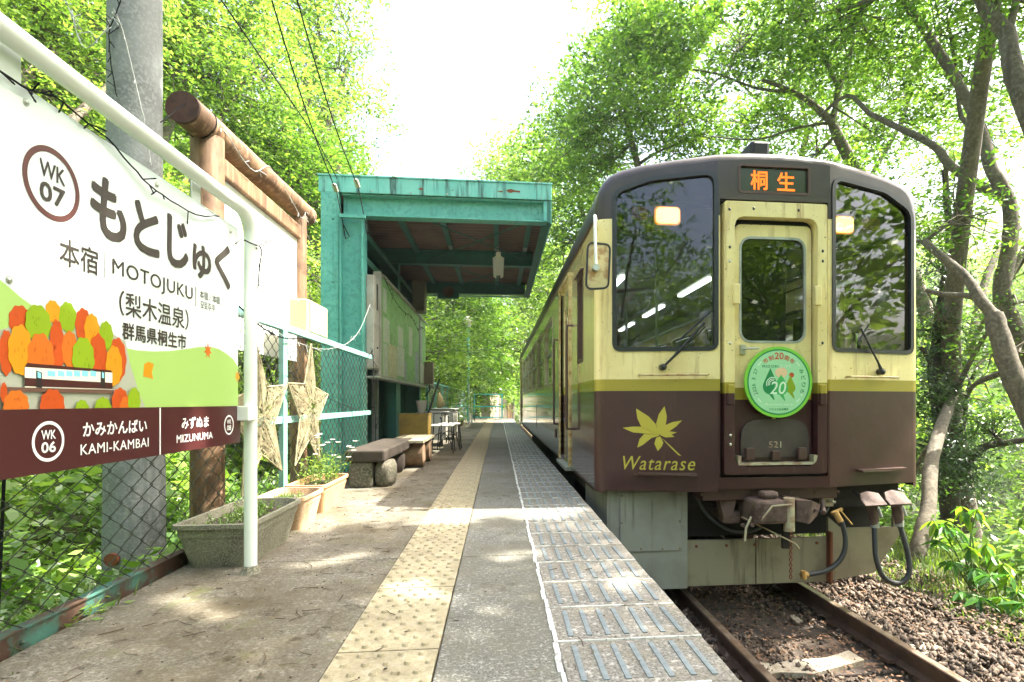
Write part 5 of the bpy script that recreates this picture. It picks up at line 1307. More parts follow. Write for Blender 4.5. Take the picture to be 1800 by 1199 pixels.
# things on the shelter
nb = thing('notice_board', 'long green notice board with pinned papers on the shelter wall', 'notice board', (-1.55, 9.6, 1.1))
build('board', MB().box(-1.58, -1.515, 7.32, 11.88, 1.10, 2.42), M['board_green'], nb)
build('board_frame', MB().box(-1.58, -1.49, 7.28, 7.36, 1.10, 2.44).box(-1.58, -1.49, 7.36, 11.9, 2.41, 2.45).box(-1.58, -1.495, 7.36, 11.9, 1.10, 1.125).box(-1.58, -1.495, 10.95, 10.99, 1.125, 2.41), M['cab_grey'], nb)
def pap(px0, px1, py0, py1, m_):
    a = onX(px0, 600, -1.51).y; b = onX(px1, 600, -1.51).y; mid = (px0+px1)/2
    z1 = onX(px0, py0, -1.51).z; z0 = onX(px0, py1, -1.51).z
    build('pinned_paper', MB().loft([[(-1.513, a, z0), (-1.508, (a+b)/2, z0), (-1.512, b, z0)], [(-1.513, a, z1), (-1.507, (a+b)/2, z1), (-1.512, b, z1)]], closed=False), m_, nb)
for a in ((674, 680, 505, 547, 'paper'), (674, 685, 556, 600, 'paper'), (674, 682, 603, 660, 'paper'), (683, 698, 603, 662, 'paper2'), (699, 711, 607, 660, 'paper'), (700, 709, 572, 606, 'paper'), (719, 725, 574, 625, 'paper'), (711, 715, 634, 668, 'paper3'), (730, 735, 618, 672, 'paper3'), (737, 742, 572, 636, 'paper3'), (737, 748, 637, 672, 'paper'), (738, 743, 566, 571, 'paper')):
    pap(*a[:4], M[a[4]])
for i in range(5):
    y_ = onX(684+i*6, 600, -1.5).y; build('pin', MB().ball((-1.507, y_, 1.70-.02*i), .006, 6, 4), M['galvgrey'], nb)
light_wire('dark fairy lights swagged across the top of the green notice board', [(-1.47, 7.3, 2.44), (-1.46, 7.9, 2.25), (-1.46, 8.8, 2.18), (-1.46, 9.6, 2.22), (-1.46, 10.4, 2.10), (-1.46, 11.0, 2.22), (-1.46, 11.8, 2.20)], 30, .004, .05)
cb = thing('wall_cabinet', 'pale grey metal cabinet with a dark slot beside the green column', 'cabinet', (-1.55, 7.1, 1.1))
build('cabinet_body', MB().box(-1.60, -1.505, 6.97, 7.27, 1.18, 2.33), M['cab_grey'], cb, bev=.012)
build('cabinet_door', MB().box(-1.505, -1.498, 6.99, 7.25, 1.20, 1.70), M['cab_grey'], cb, bev=.003)
build('cabinet_door', MB().box(-1.505, -1.498, 6.99, 7.25, 1.72, 2.31), M['cab_grey'], cb, bev=.003)
build('cabinet_slot', MB().box(-1.498, -1.494, 7.09, 7.16, 1.92, 2.24), M['black'], cb)
build('keyhole', MB().ball((-1.496, 7.12, 1.45), .014, 8, 4), M['iron'], cb)
bx = thing('junction_box', 'tan box under the roof at the far end of the notice board', 'box', (-1.45, 10.4, 2.4))
build('box_body', MB().box(-1.55, -1.33, 10.3, 10.6, 2.42, 2.98), mat('box_tan', (.17, .14, .09), .6), bx, bev=.006)
build('box_lid', MB().box(-1.54, -1.34, 10.285, 10.3, 2.44, 2.96), M['wall_old'], bx, bev=.004)
bx = thing('junction_box', 'small brown metal box at the lower far corner of the notice board', 'box', (-1.42, 11.9, 1.14))
build('box_body', MB().box(-1.50, -1.33, 11.6, 11.85, 1.14, 1.60), mat('box_brown', (.20, .165, .11), .6), bx, bev=.006)
build('conduit', MB().tube([(-1.42, 11.75, 1.14), (-1.42, 11.75, 1.02), (-1.50, 11.8, .9)], .015, 6), M['iron'], bx)
fx = thing('shelter_lamp', 'white two-tube fluorescent fitting under the shelter roof', 'lamp', (0, 8.9, 2.95))
build('lamp_body', MB().box(-.035, .035, 8.25, 9.55, 2.93, 2.99), M['lampw'], fx, bev=.006)
build('lamp_reflector', MB().loft([[(-.035, 8.25, 2.93), (-.085, 8.25, 2.90)], [(-.035, 9.55, 2.93), (-.085, 9.55, 2.90)]], closed=False).loft([[(.035, 8.25, 2.93), (.085, 8.25, 2.90)], [(.035, 9.55, 2.93), (.085, 9.55, 2.90)]], closed=False), M['lampw'], fx)
for x in (-.05, .05): build('lamp_tube', MB().cyl((x, 8.28, 2.895), (x, 9.52, 2.895), .016, 10), mat('lamp_tube_off', (.72, .74, .70), .3), fx)
build('lamp_stem', MB().box(-.012, .012, 8.6, 8.62, 2.99, 3.19).box(-.012, .012, 9.15, 9.17, 2.99, 3.02), M['galvgrey'], fx)
sp = thing('loudspeaker', 'round station loudspeaker under the rear roof beam', 'loudspeaker', (-1.0, 11.5, 2.95))
build('speaker_plate', MB().box(-1.22, -.80, 11.50, 11.53, 2.88, 3.06), M['teal_shaded'], sp)
build('speaker_cone', MB().tube([(-1.0, 11.5, 3.0), (-1.0, 11.40, 3.0)], [.08, .115], 20), M['wall_old'], sp)

# ------------------------------------------------------------------ benches and other things under the shelter
def rock(c, s_, seed, mat_, name='bench_leg', parent=None):
    rg = random.Random(seed); mb = MB(); n_ = 12; m2 = 8; c = Vector(c); vs_ = []
    for i in range(m2+1):
        t = math.pi*i/m2
        for k in range(n_):
            a = 2*math.pi*k/n_; d = Vector((math.sin(t)*math.cos(a), math.sin(t)*math.sin(a), math.cos(t)))
            e = 7; q = (abs(d.x)**e+abs(d.y)**e+abs(d.z)**e)**(-1/e); rr_ = q*(1+rg.uniform(-.035, .035))
            vs_.append(c+Vector((d.x*s_[0]/2*rr_, d.y*s_[1]/2*rr_, d.z*s_[2]/2*rr_)))
    mb.add(vs_, [(i*n_+k, (i+1)*n_+k, (i+1)*n_+(k+1) % n_, i*n_+(k+1) % n_) for i in range(m2) for k in range(n_)], True)
    return build(name, mb, mat_, parent)
b1 = thing('bench', 'heavy dark wooden slab bench on stone blocks at the front of the shelter', 'bench', (-1.2, 6, 0))
build('seat_slab', MB().box(-1.38, -1.03, 5.20, 6.90, .235, .345), M['dark_wood'], b1, bev=.018)
build('bench_leg', MB().box(-1.35, -1.14, 5.22, 5.56, 0, .235), M['stone'], b1, bev=.022); rock((-1.06, 5.42, .115), (.17, .36, .24), 4, M['stone'], parent=b1)
rock((-1.22, 6.40, .115), (.32, .34, .25), 5, M['dark_wood'], parent=b1)
b2 = thing('bench', 'pale plank bench on sawn log rounds behind the dark bench', 'bench', (-1.05, 7.2, 0))
for i in range(4): build('plank', MB().box(-1.28+i*.105, -1.18+i*.105, 6.60+(.33 if i < 2 else 0), 7.75, .30, .335), M['pale_wood'], b2, bev=.004)
for y_ in (6.85, 7.5): build('log_round', MB().cyl((-1.22, y_, .15), (-.89, y_, .15), .147, 20), mat('log_round', (.26, .17, .10), .8, col2=(.18, .1, .05), sc=8), b2)
bxx = thing('plywood_box', 'yellow-brown plywood box behind the plank bench', 'box', (-1.18, 8.1, 0))
build('box_panel', MB().box(-1.38, -.985, 7.98, 8.0, 0, .60), M['yellow_ply'], bxx, bev=.003)
build('box_panel', MB().box(-1.005, -.985, 8.0, 8.38, 0, .60), M['yellow_ply'], bxx); build('box_panel', MB().box(-1.38, -1.36, 8.0, 8.38, 0, .60), M['yellow_ply'], bxx)
build('box_lid', MB().box(-1.39, -.975, 7.975, 8.40, .60, .615), M['yellow_ply'], bxx)
bk = thing('bucket', 'pale flared bucket standing on the plywood box', 'bucket', (-1.10, 8.2, .615))
build('bucket_body', MB().tube([(-1.10, 8.2, .616), (-1.10, 8.2, .80)], [.045, .085], 16), mat('bucket_pale', (.33, .31, .26), .6), bk)
br = thing('broom', 'black-handled broom leaning against the notice board', 'broom', (-1.0, 8.5, .5))
build('broom_handle', MB().tube([(-1.04, 8.3, .55), (-.87, 8.42, 1.12)], .016, 8), M['iron'], br)
build('broom_head', MB().box(-1.09, -1.0, 8.24, 8.36, .45, .56), mat('broom_straw', (.25, .18, .08), .9), br)
def chair(label, x, y):
    t = thing('stool_chair', label, 'chair', (x, y, 0), 'old metal chairs beside the tables')
    build('seat', MB().box(x-.17, x+.17, y-.17, y+.17, .405, .43), M['lampw'], t, bev=.01)
    for sx in (-1, 1):
        for sy in (-1, 1): build('leg', MB().tube([(x+sx*.15, y+sy*.15, .40), (x+sx*.18, y+sy*.18, 0)], .010, 6), M['iron'], t)
    build('back_frame', MB().tube([(x-.15, y+.17, .40), (x-.15, y+.2, .60), (x+.15, y+.2, .60), (x+.15, y+.17, .40)], .010, 6), M['iron'], t)
    build('stretcher', MB().tube([(x+.15*math.cos(R(a))*1.05, y-.16, .05+.26*math.sin(R(a))) for a in range(0, 181, 15)], .008, 6), M['iron'], t)
    build('upright_knob', MB().tube([(x, y-.18, .1), (x, y-.18, .52)], .008, 6).ball((x, y-.18, .54), .022, 8, 5), M['iron'], t)
chair('black metal chair with a pale seat, nearest beyond the plank bench', -.86, 8.75); chair('black metal chair with a pale seat, second beyond the plank bench', -.80, 9.35)
def desk(label, x0, x1, y0, y1, h):
    t = thing('desk', label, 'desk', ((x0+x1)/2, (y0+y1)/2, 0), 'old desks lined up along the fence')
    build('desk_top', MB().box(x0, x1, y0, y1, h-.03, h), M['desk_top'], t, bev=.006)
    build('desk_front', MB().box(x0+.03, x1-.03, y0+.03, y0+.05, .12, h-.03), M['lampw'], t); build('desk_side', MB().box(x1-.05, x1-.03, y0+.05, y1-.03, .12, h-.03), M['cab_grey'], t)
    for xx in (x0+.04, x1-.06):
        for yy_ in (y0+.05, y1-.07): build('leg', MB().box(xx, xx+.02, yy_, yy_+.02, 0, .5), M['iron'], t)
desk('grey-topped desk just behind the metal chairs', -1.42, -.93, 9.9, 10.8, .60); desk('pale desk farther along, past the end of the shelter', -1.42, -.88, 11.6, 12.7, .64)
ng = thing('net_bag', 'tan net bag hanging from the far fence past the shelter', 'bag', (-1.4, 13.3, 1.0))
build('bag_body', MB().tube([(-1.38, 13.3, 1.0), (-1.37, 13.3, .9), (-1.36, 13.3, .70), (-1.37, 13.3, .60)], [.015, .06, .10, .03], 10), mat('net_tan', (.42, .32, .16), .9, col2=(.3, .22, .1), sc=30), ng)
# far fence
ff = thing('chain_link_fence', 'teal post-and-mesh fence running on past the shelter to the platform end', 'fence', (-1.5, 19, 0))
build('top_rail', MB().box(-1.52, -1.48, 12.0, 26.3, 1.20, 1.24), M['teal'], ff)
build('middle_rail', MB().box(-1.52, -1.48, 12.0, 26.3, .60, .63), M['teal'], ff)
for i in range(10): build('post', MB().box(-1.52, -1.48, 12.0+i*1.58, 12.05+i*1.58, -.3, 1.22), M['teal'], ff)
build('wire_mesh', mesh_fence_mb(12, 26.3, .0, 1.2, .12, .004, -1.5, 3), M['galvgrey'], ff, kind='stuff')
# lamp post, stakes, gate, stool, pots
lp2 = thing('lamp_post', 'slim teal lamp post with a round globe on the far platform', 'lamp post', (-1.18, 22.2, 0))
build('lamp_pole', MB().cyl((-1.18, 22.2, 0), (-1.18, 22.2, 3.72), .055, 12, .045), M['teal'], lp2)
build('lamp_neck', MB().cyl((-1.18, 22.2, 3.70), (-1.18, 22.2, 3.80), .11, 12, .09), M['galvgrey'], lp2)
build('lamp_globe', MB().ball((-1.18, 22.2, 3.96), .19, 18, 12), mat('globe', (.62, .56, .42), .35), lp2)
for i, x in enumerate((-1.06, -.98)):
    st_ = thing('white_stake', ('white stake right beside the lamp post', 'white stake a step away from the lamp post')[i], 'stake', (x, 20.5+i*.4, 0), 'white stakes by the lamp post')
    build('stake_body', MB().box(x-.025, x+.025, 20.5+i*.4, 20.55+i*.4, 0, 1.45-.2*i), M['white_paint'], st_)
gt_ = thing('end_gate', 'turquoise pipe barrier closing the far end of the platform', 'barrier', (-.5, 26.2, 0))
M['turq'] = mat('turquoise', (.03, .36, .36), .5)
build('gate_post', MB().box(-1.14, -1.08, 26.2, 26.26, 0, 1.16), M['turq'], gt_); build('gate_post', MB().box(.14, .20, 26.2, 26.26, 0, 1.16), M['turq'], gt_)
for z in (1.10, .53, .03): build('gate_rail', MB().box(-1.08, .14, 26.2, 26.25, z, z+.05), M['turq'], gt_)
stl = thing('stool', 'small dark stool near the platform end', 'stool', (-1.0, 22.8, 0))
build('seat', MB().box(-1.12, -.80, 22.7, 23.0, .33, .37), M['iron'], stl); build('leg', MB().box(-.98, -.94, 22.8, 22.86, 0, .33), M['iron'], stl); build('leg', MB().box(-1.1, -1.07, 22.8, 22.86, 0, .33), M['iron'], stl)
for i, (x, y_, c_) in enumerate(((-1.30, 15.2, 'orange'), (-1.26, 16.1, 'rusty'), (-1.27, 17.0, 'brown'), (-1.22, 18.2, 'dark brown'))):
    pt = thing('flower_pot', f'{c_} flower pot with greenery along the far fence, '+('nearest', 'second', 'third', 'farthest')[i]+' of the row', 'pot', (x, y_, 0), 'flower pots along the far fence')
    build('pot_body', MB().tube([(x, y_, 0), (x, y_, .18), (x, y_, .2)], [.08, .12, .125], 14), mat('pot_'+c_.replace(' ', '_'), ((.5, .2, .08), (.35, .12, .06), (.25, .15, .08), (.12, .08, .05))[i], .8), pt)
    N = 120; P = np.array([x, y_, .32])+RNG.normal(0, 1, (N, 3))*np.array([.10, .14, .10])
    leaf_obj('foliage', [(P, unit(RNG.normal(0, 1, (N, 3))+np.array([0, 0, 1])), unit(RNG.normal(0, 1, (N, 3))), np.full(N, .07), np.full(N, .035), RNG.uniform(.3, 1, N))], M['L_yellow'], pt, False)
# retaining wall beyond the platform
for i, (x0, y0_, x1, y1_, h, m_) in enumerate(((-.42, 29, .05, 31, 1.30, 'slab'), (.08, 31.2, .55, 35, 1.0, 'bark'), (.58, 35.2, .95, 39, .95, 'log'), (.98, 39.2, 1.25, 43, .9, 'bark'))):
    rw = MB().loft([[(x0, y0_, -1.1), (x1, y1_, -1.1), (x1, y1_, h-.1), (x0, y0_, h)], [(x0-.4, y0_, -1.1), (x1-.4, y1_, -1.1), (x1-.5, y1_, h-.1), (x0-.5, y0_, h)]], cap=True)
    build('retaining_wall', rw, M[m_], loc=(x0, y0_, -1.1), label=('pale leaning retaining wall slab just past the end barrier', 'dark brown retaining wall bay beyond the pale slab', 'reddish brown retaining wall bay, third along the track', 'farthest dark retaining wall bay beside the track')[i], cat='wall', group='retaining wall bays beyond the platform')
# overhead wires and insulators
for i, (ip, up2, dd, lab) in enumerate((((592, 338), (430, -163), 3.3, 'left'), ((630, 330), (495, -98), 3.6, 'right'))):
    a = onY(ip[0], ip[1], Y0-.06); b = at(up2[0], up2[1], dd)
    t = thing('service_wire', f'thin black service wire with a white insulator meeting the {lab} end of the shelter fascia', 'wire', tuple(a), 'service wires to the shelter')
    d = (b-a); mids = [a+d*k/12+Vector((0, 0, -.12*math.sin(math.pi*k/12))) for k in range(13)]
    build('wire', MB().tube(mids, .006, 5).tube([a, a+Vector((.05, 0, -.25)), a+Vector((.10, .0, -.55)), a+Vector((.13, .05, -.5)), a+Vector((.05, .08, -.35))], .006, 5), M['black_wire'], t)
    for k in range(4): build('insulator', MB().ball(a+d.normalized()*(.05+k*.045)-Vector((0, 0, .01)), .030, 10, 6, (1, 1, .6)), mat('porcelain', (.5, .46, .36), .3), t)
a = at(640, 335, 6.8); b = at(368, -30, 3.2); c_ = at(300, -200, 3)
build('service_wire', MB().tube([a+Vector((-.3, 0, .1)), (a+b)/2+Vector((0, 0, -.1)), b, c_], .005, 5), M['black_wire'], loc=tuple(a), label='faint third wire slanting up through the leaves left of the shelter', cat='wire')
a = at(590, 370, 6.7); b = at(650, 420, 7.2)
build('sign_cable', MB().tube([a, a+Vector((.02, .02, -.3)), at(645, 410, 6.8)], .006, 5), M['pale_wire'], loc=tuple(a), label='pale loose cable looping down the top of the green column', cat='cable')
# ------------------------------------------------------------------ trees
def smoothpath(pts, k=4):
    P = [Vector(p) for p in pts]; out = []
    for i in range(len(P)-1):
        p0, p1, p2, p3 = P[max(i-1, 0)], P[i], P[i+1], P[min(i+2, len(P)-1)]
        for j in range(k):
            t = j/k; out.append(.5*((2*p1)+(p2-p0)*t+(2*p0-5*p1+4*p2-p3)*t*t+(3*p1-p0-3*p2+p3)*t**3))
    out.append(P[-1]); return out
def limb(mb, pts, r0, r1, n=9, k=4, wig=.03):
    p = smoothpath(pts, k); m = len(p)
    q = [v+Vector((random.gauss(0, wig*r0), random.gauss(0, wig*r0), 0)) if 0 < i < m-1 else v for i, v in enumerate(p)]
    rr_ = [r0+(r1-r0)*(i/(m-1))**.8*1.0 for i in range(m)]
    rr_ = [a*(1+random.uniform(-.05, .05)) for a in rr_]
    mb.tube(q, rr_, n); return p, rr_
def tree(name, label, base, limbs, blobs, leaf='L_fresh', bark='bark', size=.075, nl=36, srad=(.3, .6), group=None, carve=False, cat='tree', tilt=.28, twigs=.3, droop=.25, dens=2.0):
    t = thing(name, label, cat, tuple(base), group)
    mb = MB(); nodes_ = []
    for pts, r0, r1 in limbs:
        p, rr_ = limb(mb, pts, r0, r1); nodes_ += list(zip(p, rr_))
    parts = []; tw = MB()
    for (c, rad, ns) in blobs:
        c = Vector(c); rad = rad if isinstance(rad, tuple) else (rad, rad, rad*.75)
        bp, br_ = min(nodes_, key=lambda q: (q[0]-c).length+.0*q[1])
        r_ = min(br_*.6, .05)
        if (bp-c).length > .3:
            mid = (bp+c)/2+Vector((random.uniform(-.3, .3), random.uniform(-.3, .3), random.uniform(-.1, .35)))*(bp-c).length*.3
            tw_path = smoothpath([bp, mid, c], 4); tw.tube(tw_path, [r_*(1-.6*i/8) for i in range(9)], 6)
        if (bp-c).length <= .3: tw_path = [bp, c]
        ns = int(ns*dens)
        d = RNG.normal(0, 1, (ns, 3)); d = unit(d)*(RNG.uniform(.1, 1, ns)**(1/2.2))[:, None]
        C = np.array(c)+d*np.array(rad)
        Rr = RNG.uniform(*srad, ns)
        parts.append(sprays(C, Rr, nl, size, tilt, droop=droop))
        for i in range(int(ns*twigs)):
            e = Vector(C[i]); s_ = Vector(random.choice(tw_path[len(tw_path)//2:]))
            if (e-s_).length > 1.1*max(rad): continue
            m_ = (s_+e)/2+Vector((random.gauss(0, .08), random.gauss(0, .08), .08))
            ex = e+(e-s_).normalized()*Rr[i]*.8
            tw.tube([s_, m_, e, ex], [r_*.30+.004, r_*.2+.004, .005, .002], 4, False)
    build('trunk', mb, M[bark], t)
    if tw.v: build('branches', tw, M[bark], t, kind='stuff')
    if parts: leaf_obj('crown', parts, M[leaf], t, carve)
    return t
def A(*q): return at(*q)
def dn(v, z): return Vector((v.x, v.y, z))

# --- right bank, near trees traced along their limbs
b0 = A(1880, 1000, 6.6); b0.z = gz(b0.x, b0.y)-.1
tree('bank_tree', 'tall grey-barked tree at the right edge whose limbs fork up over the railcar', b0,
     [([b0, A(1835, 790, 6.8), A(1800, 700, 7.0), A(1777, 650, 7.1), A(1760, 600, 7.2), A(1747, 555, 7.3)], .165, .115),
      ([A(1747, 555, 7.3), A(1725, 530, 7.4), A(1700, 490, 7.6), A(1660, 455, 7.8), A(1625, 425, 8.1)], .085, .05),
      ([A(1745, 550, 7.3), A(1710, 522, 7.5), A(1660, 518, 7.8), A(1628, 510, 8.0)], .05, .03)],
     [(A(1700, 380, 8), (.8, .9, .6), 22), (A(1600, 440, 9), (.5, .7, .5), 10), (A(1790, 620, 7.8), (.5, .8, .5), 14), (A(1660, 600, 9), (.6, .8, .6), 16), (A(1700, 700, 9), (.7, .8, .6), 20)], size=.10, dens=1.9, nl=32, srad=(.35, .65), carve=True)
b1_ = A(1868, 940, 7.8); b1_.z = gz(b1_.x, b1_.y)-.1
tree('bank_tree', 'long curving pale trunk sweeping up the right side of the picture', b1_,
     [([b1_, A(1830, 700, 7.9), A(1795, 600, 8.0), A(1768, 545, 8.1), A(1762, 500, 8.1), A(1775, 430, 8.2), A(1775, 360, 8.3), A(1745, 300, 8.4), A(1725, 235, 8.6), A(1695, 165, 8.8), A(1640, 75, 9.1), A(1595, 10, 9.5), A(1560, -50, 9.8)], .15, .06),
      ([A(1772, 350, 8.3), A(1720, 325, 8.5), A(1670, 290, 8.8), A(1640, 255, 9.0), A(1580, 225, 9.4), A(1530, 200, 9.8), A(1490, 168, 10.2), A(1440, 205, 10.8)], .085, .03),
      ([A(1722, 225, 8.7), A(1690, 205, 9), A(1680, 120, 9.4), A(1665, 30, 9.8)], .045, .025),
      ([A(1762, 510, 8.1), A(1800, 440, 8.2), A(1850, 380, 8.3)], .06, .04)],
     [(A(1640, 60, 9.5), (1.2, 1.3, .8), 42), (A(1560, 120, 10.5), (1.1, 1.2, .8), 34), (A(1700, 150, 9.5), (.9, 1.0, .7), 26), (A(1480, 60, 10.5), (1.4, 1.4, .9), 46), (A(1560, 250, 11), (.9, 1.2, .7), 24), (A(1750, 260, 9.8), (.7, 1.0, .7), 18), (A(1660, 360, 10), (.8, 1, .6), 16), (A(1770, -10, 9), (1.1, 1.3, .8), 34), (A(1600, -60, 9.6), (1.6, 1.4, .8), 50)], size=.10, dens=1.9, nl=32, srad=(.35, .65), carve=True)
b2_ = A(1700, 880, 12.5); b2_.z = gz(b2_.x, b2_.y)-.1
tree('bank_tree', 'grey tree behind the railcar roof, its trunk splitting into two upright limbs', b2_,
     [([b2_, A(1640, 600, 12.4), A(1570, 420, 12.2), A(1500, 290, 12), A(1475, 245, 12), A(1462, 213, 12)], .17, .10),
      ([A(1462, 215, 12), A(1430, 185, 12), A(1395, 162, 12), A(1340, 140, 12.2)], .09, .04),
      ([A(1464, 215, 12), A(1474, 158, 11.9), A(1493, 105, 11.8), A(1500, 50, 11.7), A(1497, -20, 11.6)], .07, .035),
      ([A(1474, 156, 11.9), A(1445, 92, 11.7), A(1420, 45, 11.6), A(1398, -10, 11.5)], .055, .03),
      ([A(1395, 162, 12), A(1330, 155, 12.3), A(1260, 130, 12.8), A(1200, 120, 13.2)], .04, .02),
      ([A(1462, 215, 12), A(1400, 225, 12.2), A(1330, 245, 12.6), A(1250, 240, 13)], .035, .015)],
     [(A(1400, 30, 11.5), (1.5, 1.4, .9), 50), (A(1300, 60, 12), (1.6, 1.5, .9), 54), (A(1200, 40, 12), (1.5, 1.5, .9), 52), (A(1120, 30, 12.5), (1.2, 1.4, .8), 40), (A(1250, 150, 13), (1.5, 1.5, .9), 42), (A(1380, 130, 12.6), (1.2, 1.3, .8), 26), (A(1150, 130, 13.5), (1.3, 1.5, .9), 44), (A(1450, 130, 13), (1.1, 1.3, .7), 20), (A(1330, 225, 13.5), (1.3, 1.3, .6), 26), (A(1430, 280, 13.5), (1.1, 1.3, .6), 22), (A(1200, 220, 14), (1.3, 1.3, .6), 26)], size=.135, dens=2.2, nl=26, srad=(.4, .75), carve=True)
b3_ = A(1672, 890, 8.6); b3_.z = gz(b3_.x, b3_.y)-.15
tree('ivy_tree', 'dark ivy-clad trunk standing just right of the railcar front', b3_,
     [([b3_, A(1668, 860, 8.6), A(1656, 817, 8.7), A(1654, 746, 8.8), A(1643, 660, 8.9), A(1646, 608, 9), A(1654, 546, 9), A(1664, 475, 9.1), A(1668, 400, 9.2), A(1660, 300, 9.4)], .16, .045),
      ([A(1643, 655, 8.9), A(1632, 630, 8.9), A(1618, 610, 8.9)], .05, .03),
      ([A(1682, 850, 8.6), A(1697, 817, 8.5), A(1727, 787, 8.4), A(1777, 777, 8.3), A(1820, 770, 8.2)], .08, .04),
      ([A(1680, 860, 8.6), A(1700, 700, 8.9), A(1722, 640, 9), A(1760, 600, 9.2)], .05, .02)],
     [(A(1655, 790, 8.4), (.45, .4, .6), 34), (A(1640, 700, 8.7), (.35, .4, .5), 22), (A(1645, 580, 8.9), (.35, .4, .6), 22), (A(1655, 480, 9), (.4, .4, .5), 18), (A(1740, 760, 8.6), (.6, .6, .35), 26), (A(1690, 830, 8.5), (.4, .4, .4), 20), (A(1700, 640, 9.2), (.5, .5, .5), 16)], 'L_dark', 'bark_dark', size=.06, nl=40, srad=(.2, .35), tilt=.9, carve=True)
b4_ = A(1612, 985, 6.25); b4_.z = gz(b4_.x, b4_.y)-.5
tree('bank_tree', 'smooth pale trunk rising from the ballast edge beside the railcar front', b4_,
     [([b4_, A(1612, 985, 6.25), A(1624, 930, 6.4), A(1633, 885, 6.6), A(1636, 820, 7.0), A(1648, 770, 7.6), A(1668, 715, 8.4), A(1690, 660, 9.9), A(1710, 590, 10.1), A(1722, 530, 10.3), A(1737, 480, 10.5), A(1757, 440, 10.7), A(1790, 400, 11)], .10, .06)],
     [(A(1600, 850, 8), (.3, .5, .3), 8), (A(1780, 520, 8), (.5, .7, .5), 12), (A(1820, 430, 8), (.7, .8, .5), 18)], size=.06, carve=True)
b5_ = A(2000, 900, 5.8); b5_.z = gz(b5_.x, b5_.y)
tree('bank_tree', 'leaning limbs crossing the top right corner of the picture', b5_,
     [([b5_, A(1930, 600, 5.9), A(1860, 330, 6.0), A(1800, 175, 6.1), A(1778, 105, 6.2), A(1769, 60, 6.3), A(1740, 25, 6.4), A(1715, -20, 6.5)], .15, .065),
      ([A(1770, 62, 6.3), A(1785, 10, 6.3), A(1790, -40, 6.3)], .05, .03)],
     [(A(1740, -30, 6.6), (.9, .8, .5), 20), (A(1830, 20, 6.4), (.6, .8, .5), 12)], size=.085, carve=True)
# --- trees farther along the right of the track
rows = [('tall tree leaning over the railcar roof, nearest along the far bank', (4.9, 15.5), 11.0, [(1150, 190, 15), (1080, 120, 15.5), (1060, 210, 16), (1230, 240, 15), (1010, 260, 17), (1120, 60, 15), (1060, 300, 17)]),
        ('second tree overhanging the track behind the first', (4.6, 21), 11.5, [(1020, 170, 20), (980, 250, 21), (1030, 330, 20), (950, 330, 22), (1080, 380, 20), (990, 430, 21)]),
        ('bushy tree hanging low over the track beyond the railcar', (4.0, 28), 11, [(930, 290, 28), (900, 300, 30), (960, 400, 27), (940, 480, 27), (985, 520, 26), (905, 360, 30)]),
        ('tree closing the view above the end of the platform', (2.9, 38), 9, [(910, 540, 36), (885, 500, 37), (930, 600, 36), (860, 560, 38), (900, 620, 38)]),
        ('far tree beside the track bend, half lost in bright leaves', (3.5, 48), 11, [(900, 330, 46), (880, 400, 46), (860, 480, 47), (915, 430, 44)])]
for i, (lab, (bx_, by_), hh, pts) in enumerate(rows):
    b = Vector((bx_, by_, gz(bx_, by_)-.1)); sc_ = by_/15.
    top = sum([A(*q) for q in pts], Vector())/len(pts)
    bl_ = []
    for q in pts:
        rr_ = q[2]*.085; bl_.append((A(*q), (rr_*1.05, rr_*1.1, rr_*.75), 46 if i < 3 else 34))
    tree('overhanging_tree', lab, b, [([b, b.lerp(top, .35)+Vector((.5, 0, .8)), b.lerp(top, .75)+Vector((.2, 0, .4)), top], .2, .07)], bl_, ['L_fresh', 'L_fresh', 'L_yellow', 'L_yellow', 'L_yellow'][i], size=.14*max(1, sc_**.65), nl=26, srad=(.45*max(1, sc_**.7), .85*max(1, sc_**.7)), group='trees leaning over the track', droop=.3, dens=2.5)
bq = Vector((8.2, 15.5, gz(8.2, 15.5)-.1))
tree('bank_tree', 'broad background tree filling the gaps above the right half of the railcar roof', bq,
     [([bq, Vector((7.6, 15.8, 2)), A(1420, 230, 17)], .2, .08), ([Vector((7.6, 15.8, 2)), A(1560, 260, 16), A(1600, 160, 16)], .1, .04)],
     [(A(1260, 90, 17), (1.6, 1.6, 1.1), 40), (A(1350, 200, 17), (1.7, 1.6, 1.1), 44), (A(1460, 200, 17), (1.7, 1.6, 1.2), 44), (A(1560, 180, 16.5), (1.6, 1.6, 1.2), 40), (A(1400, 90, 17), (1.7, 1.6, 1.1), 40), (A(1520, 60, 16.5), (1.7, 1.6, 1.1), 40), (A(1640, 260, 16), (1.5, 1.5, 1.2), 36), (A(1620, 120, 16), (1.4, 1.5, 1.2), 30), (A(1720, 220, 15), (1.4, 1.5, 1.2), 30), (A(1300, 0, 17), (1.6, 1.6, 1.1), 30), (A(1480, 280, 17), (1.5, 1.5, .8), 34)],
     'L_yellow', size=.14, nl=32, srad=(.45, .85), dens=1.7)
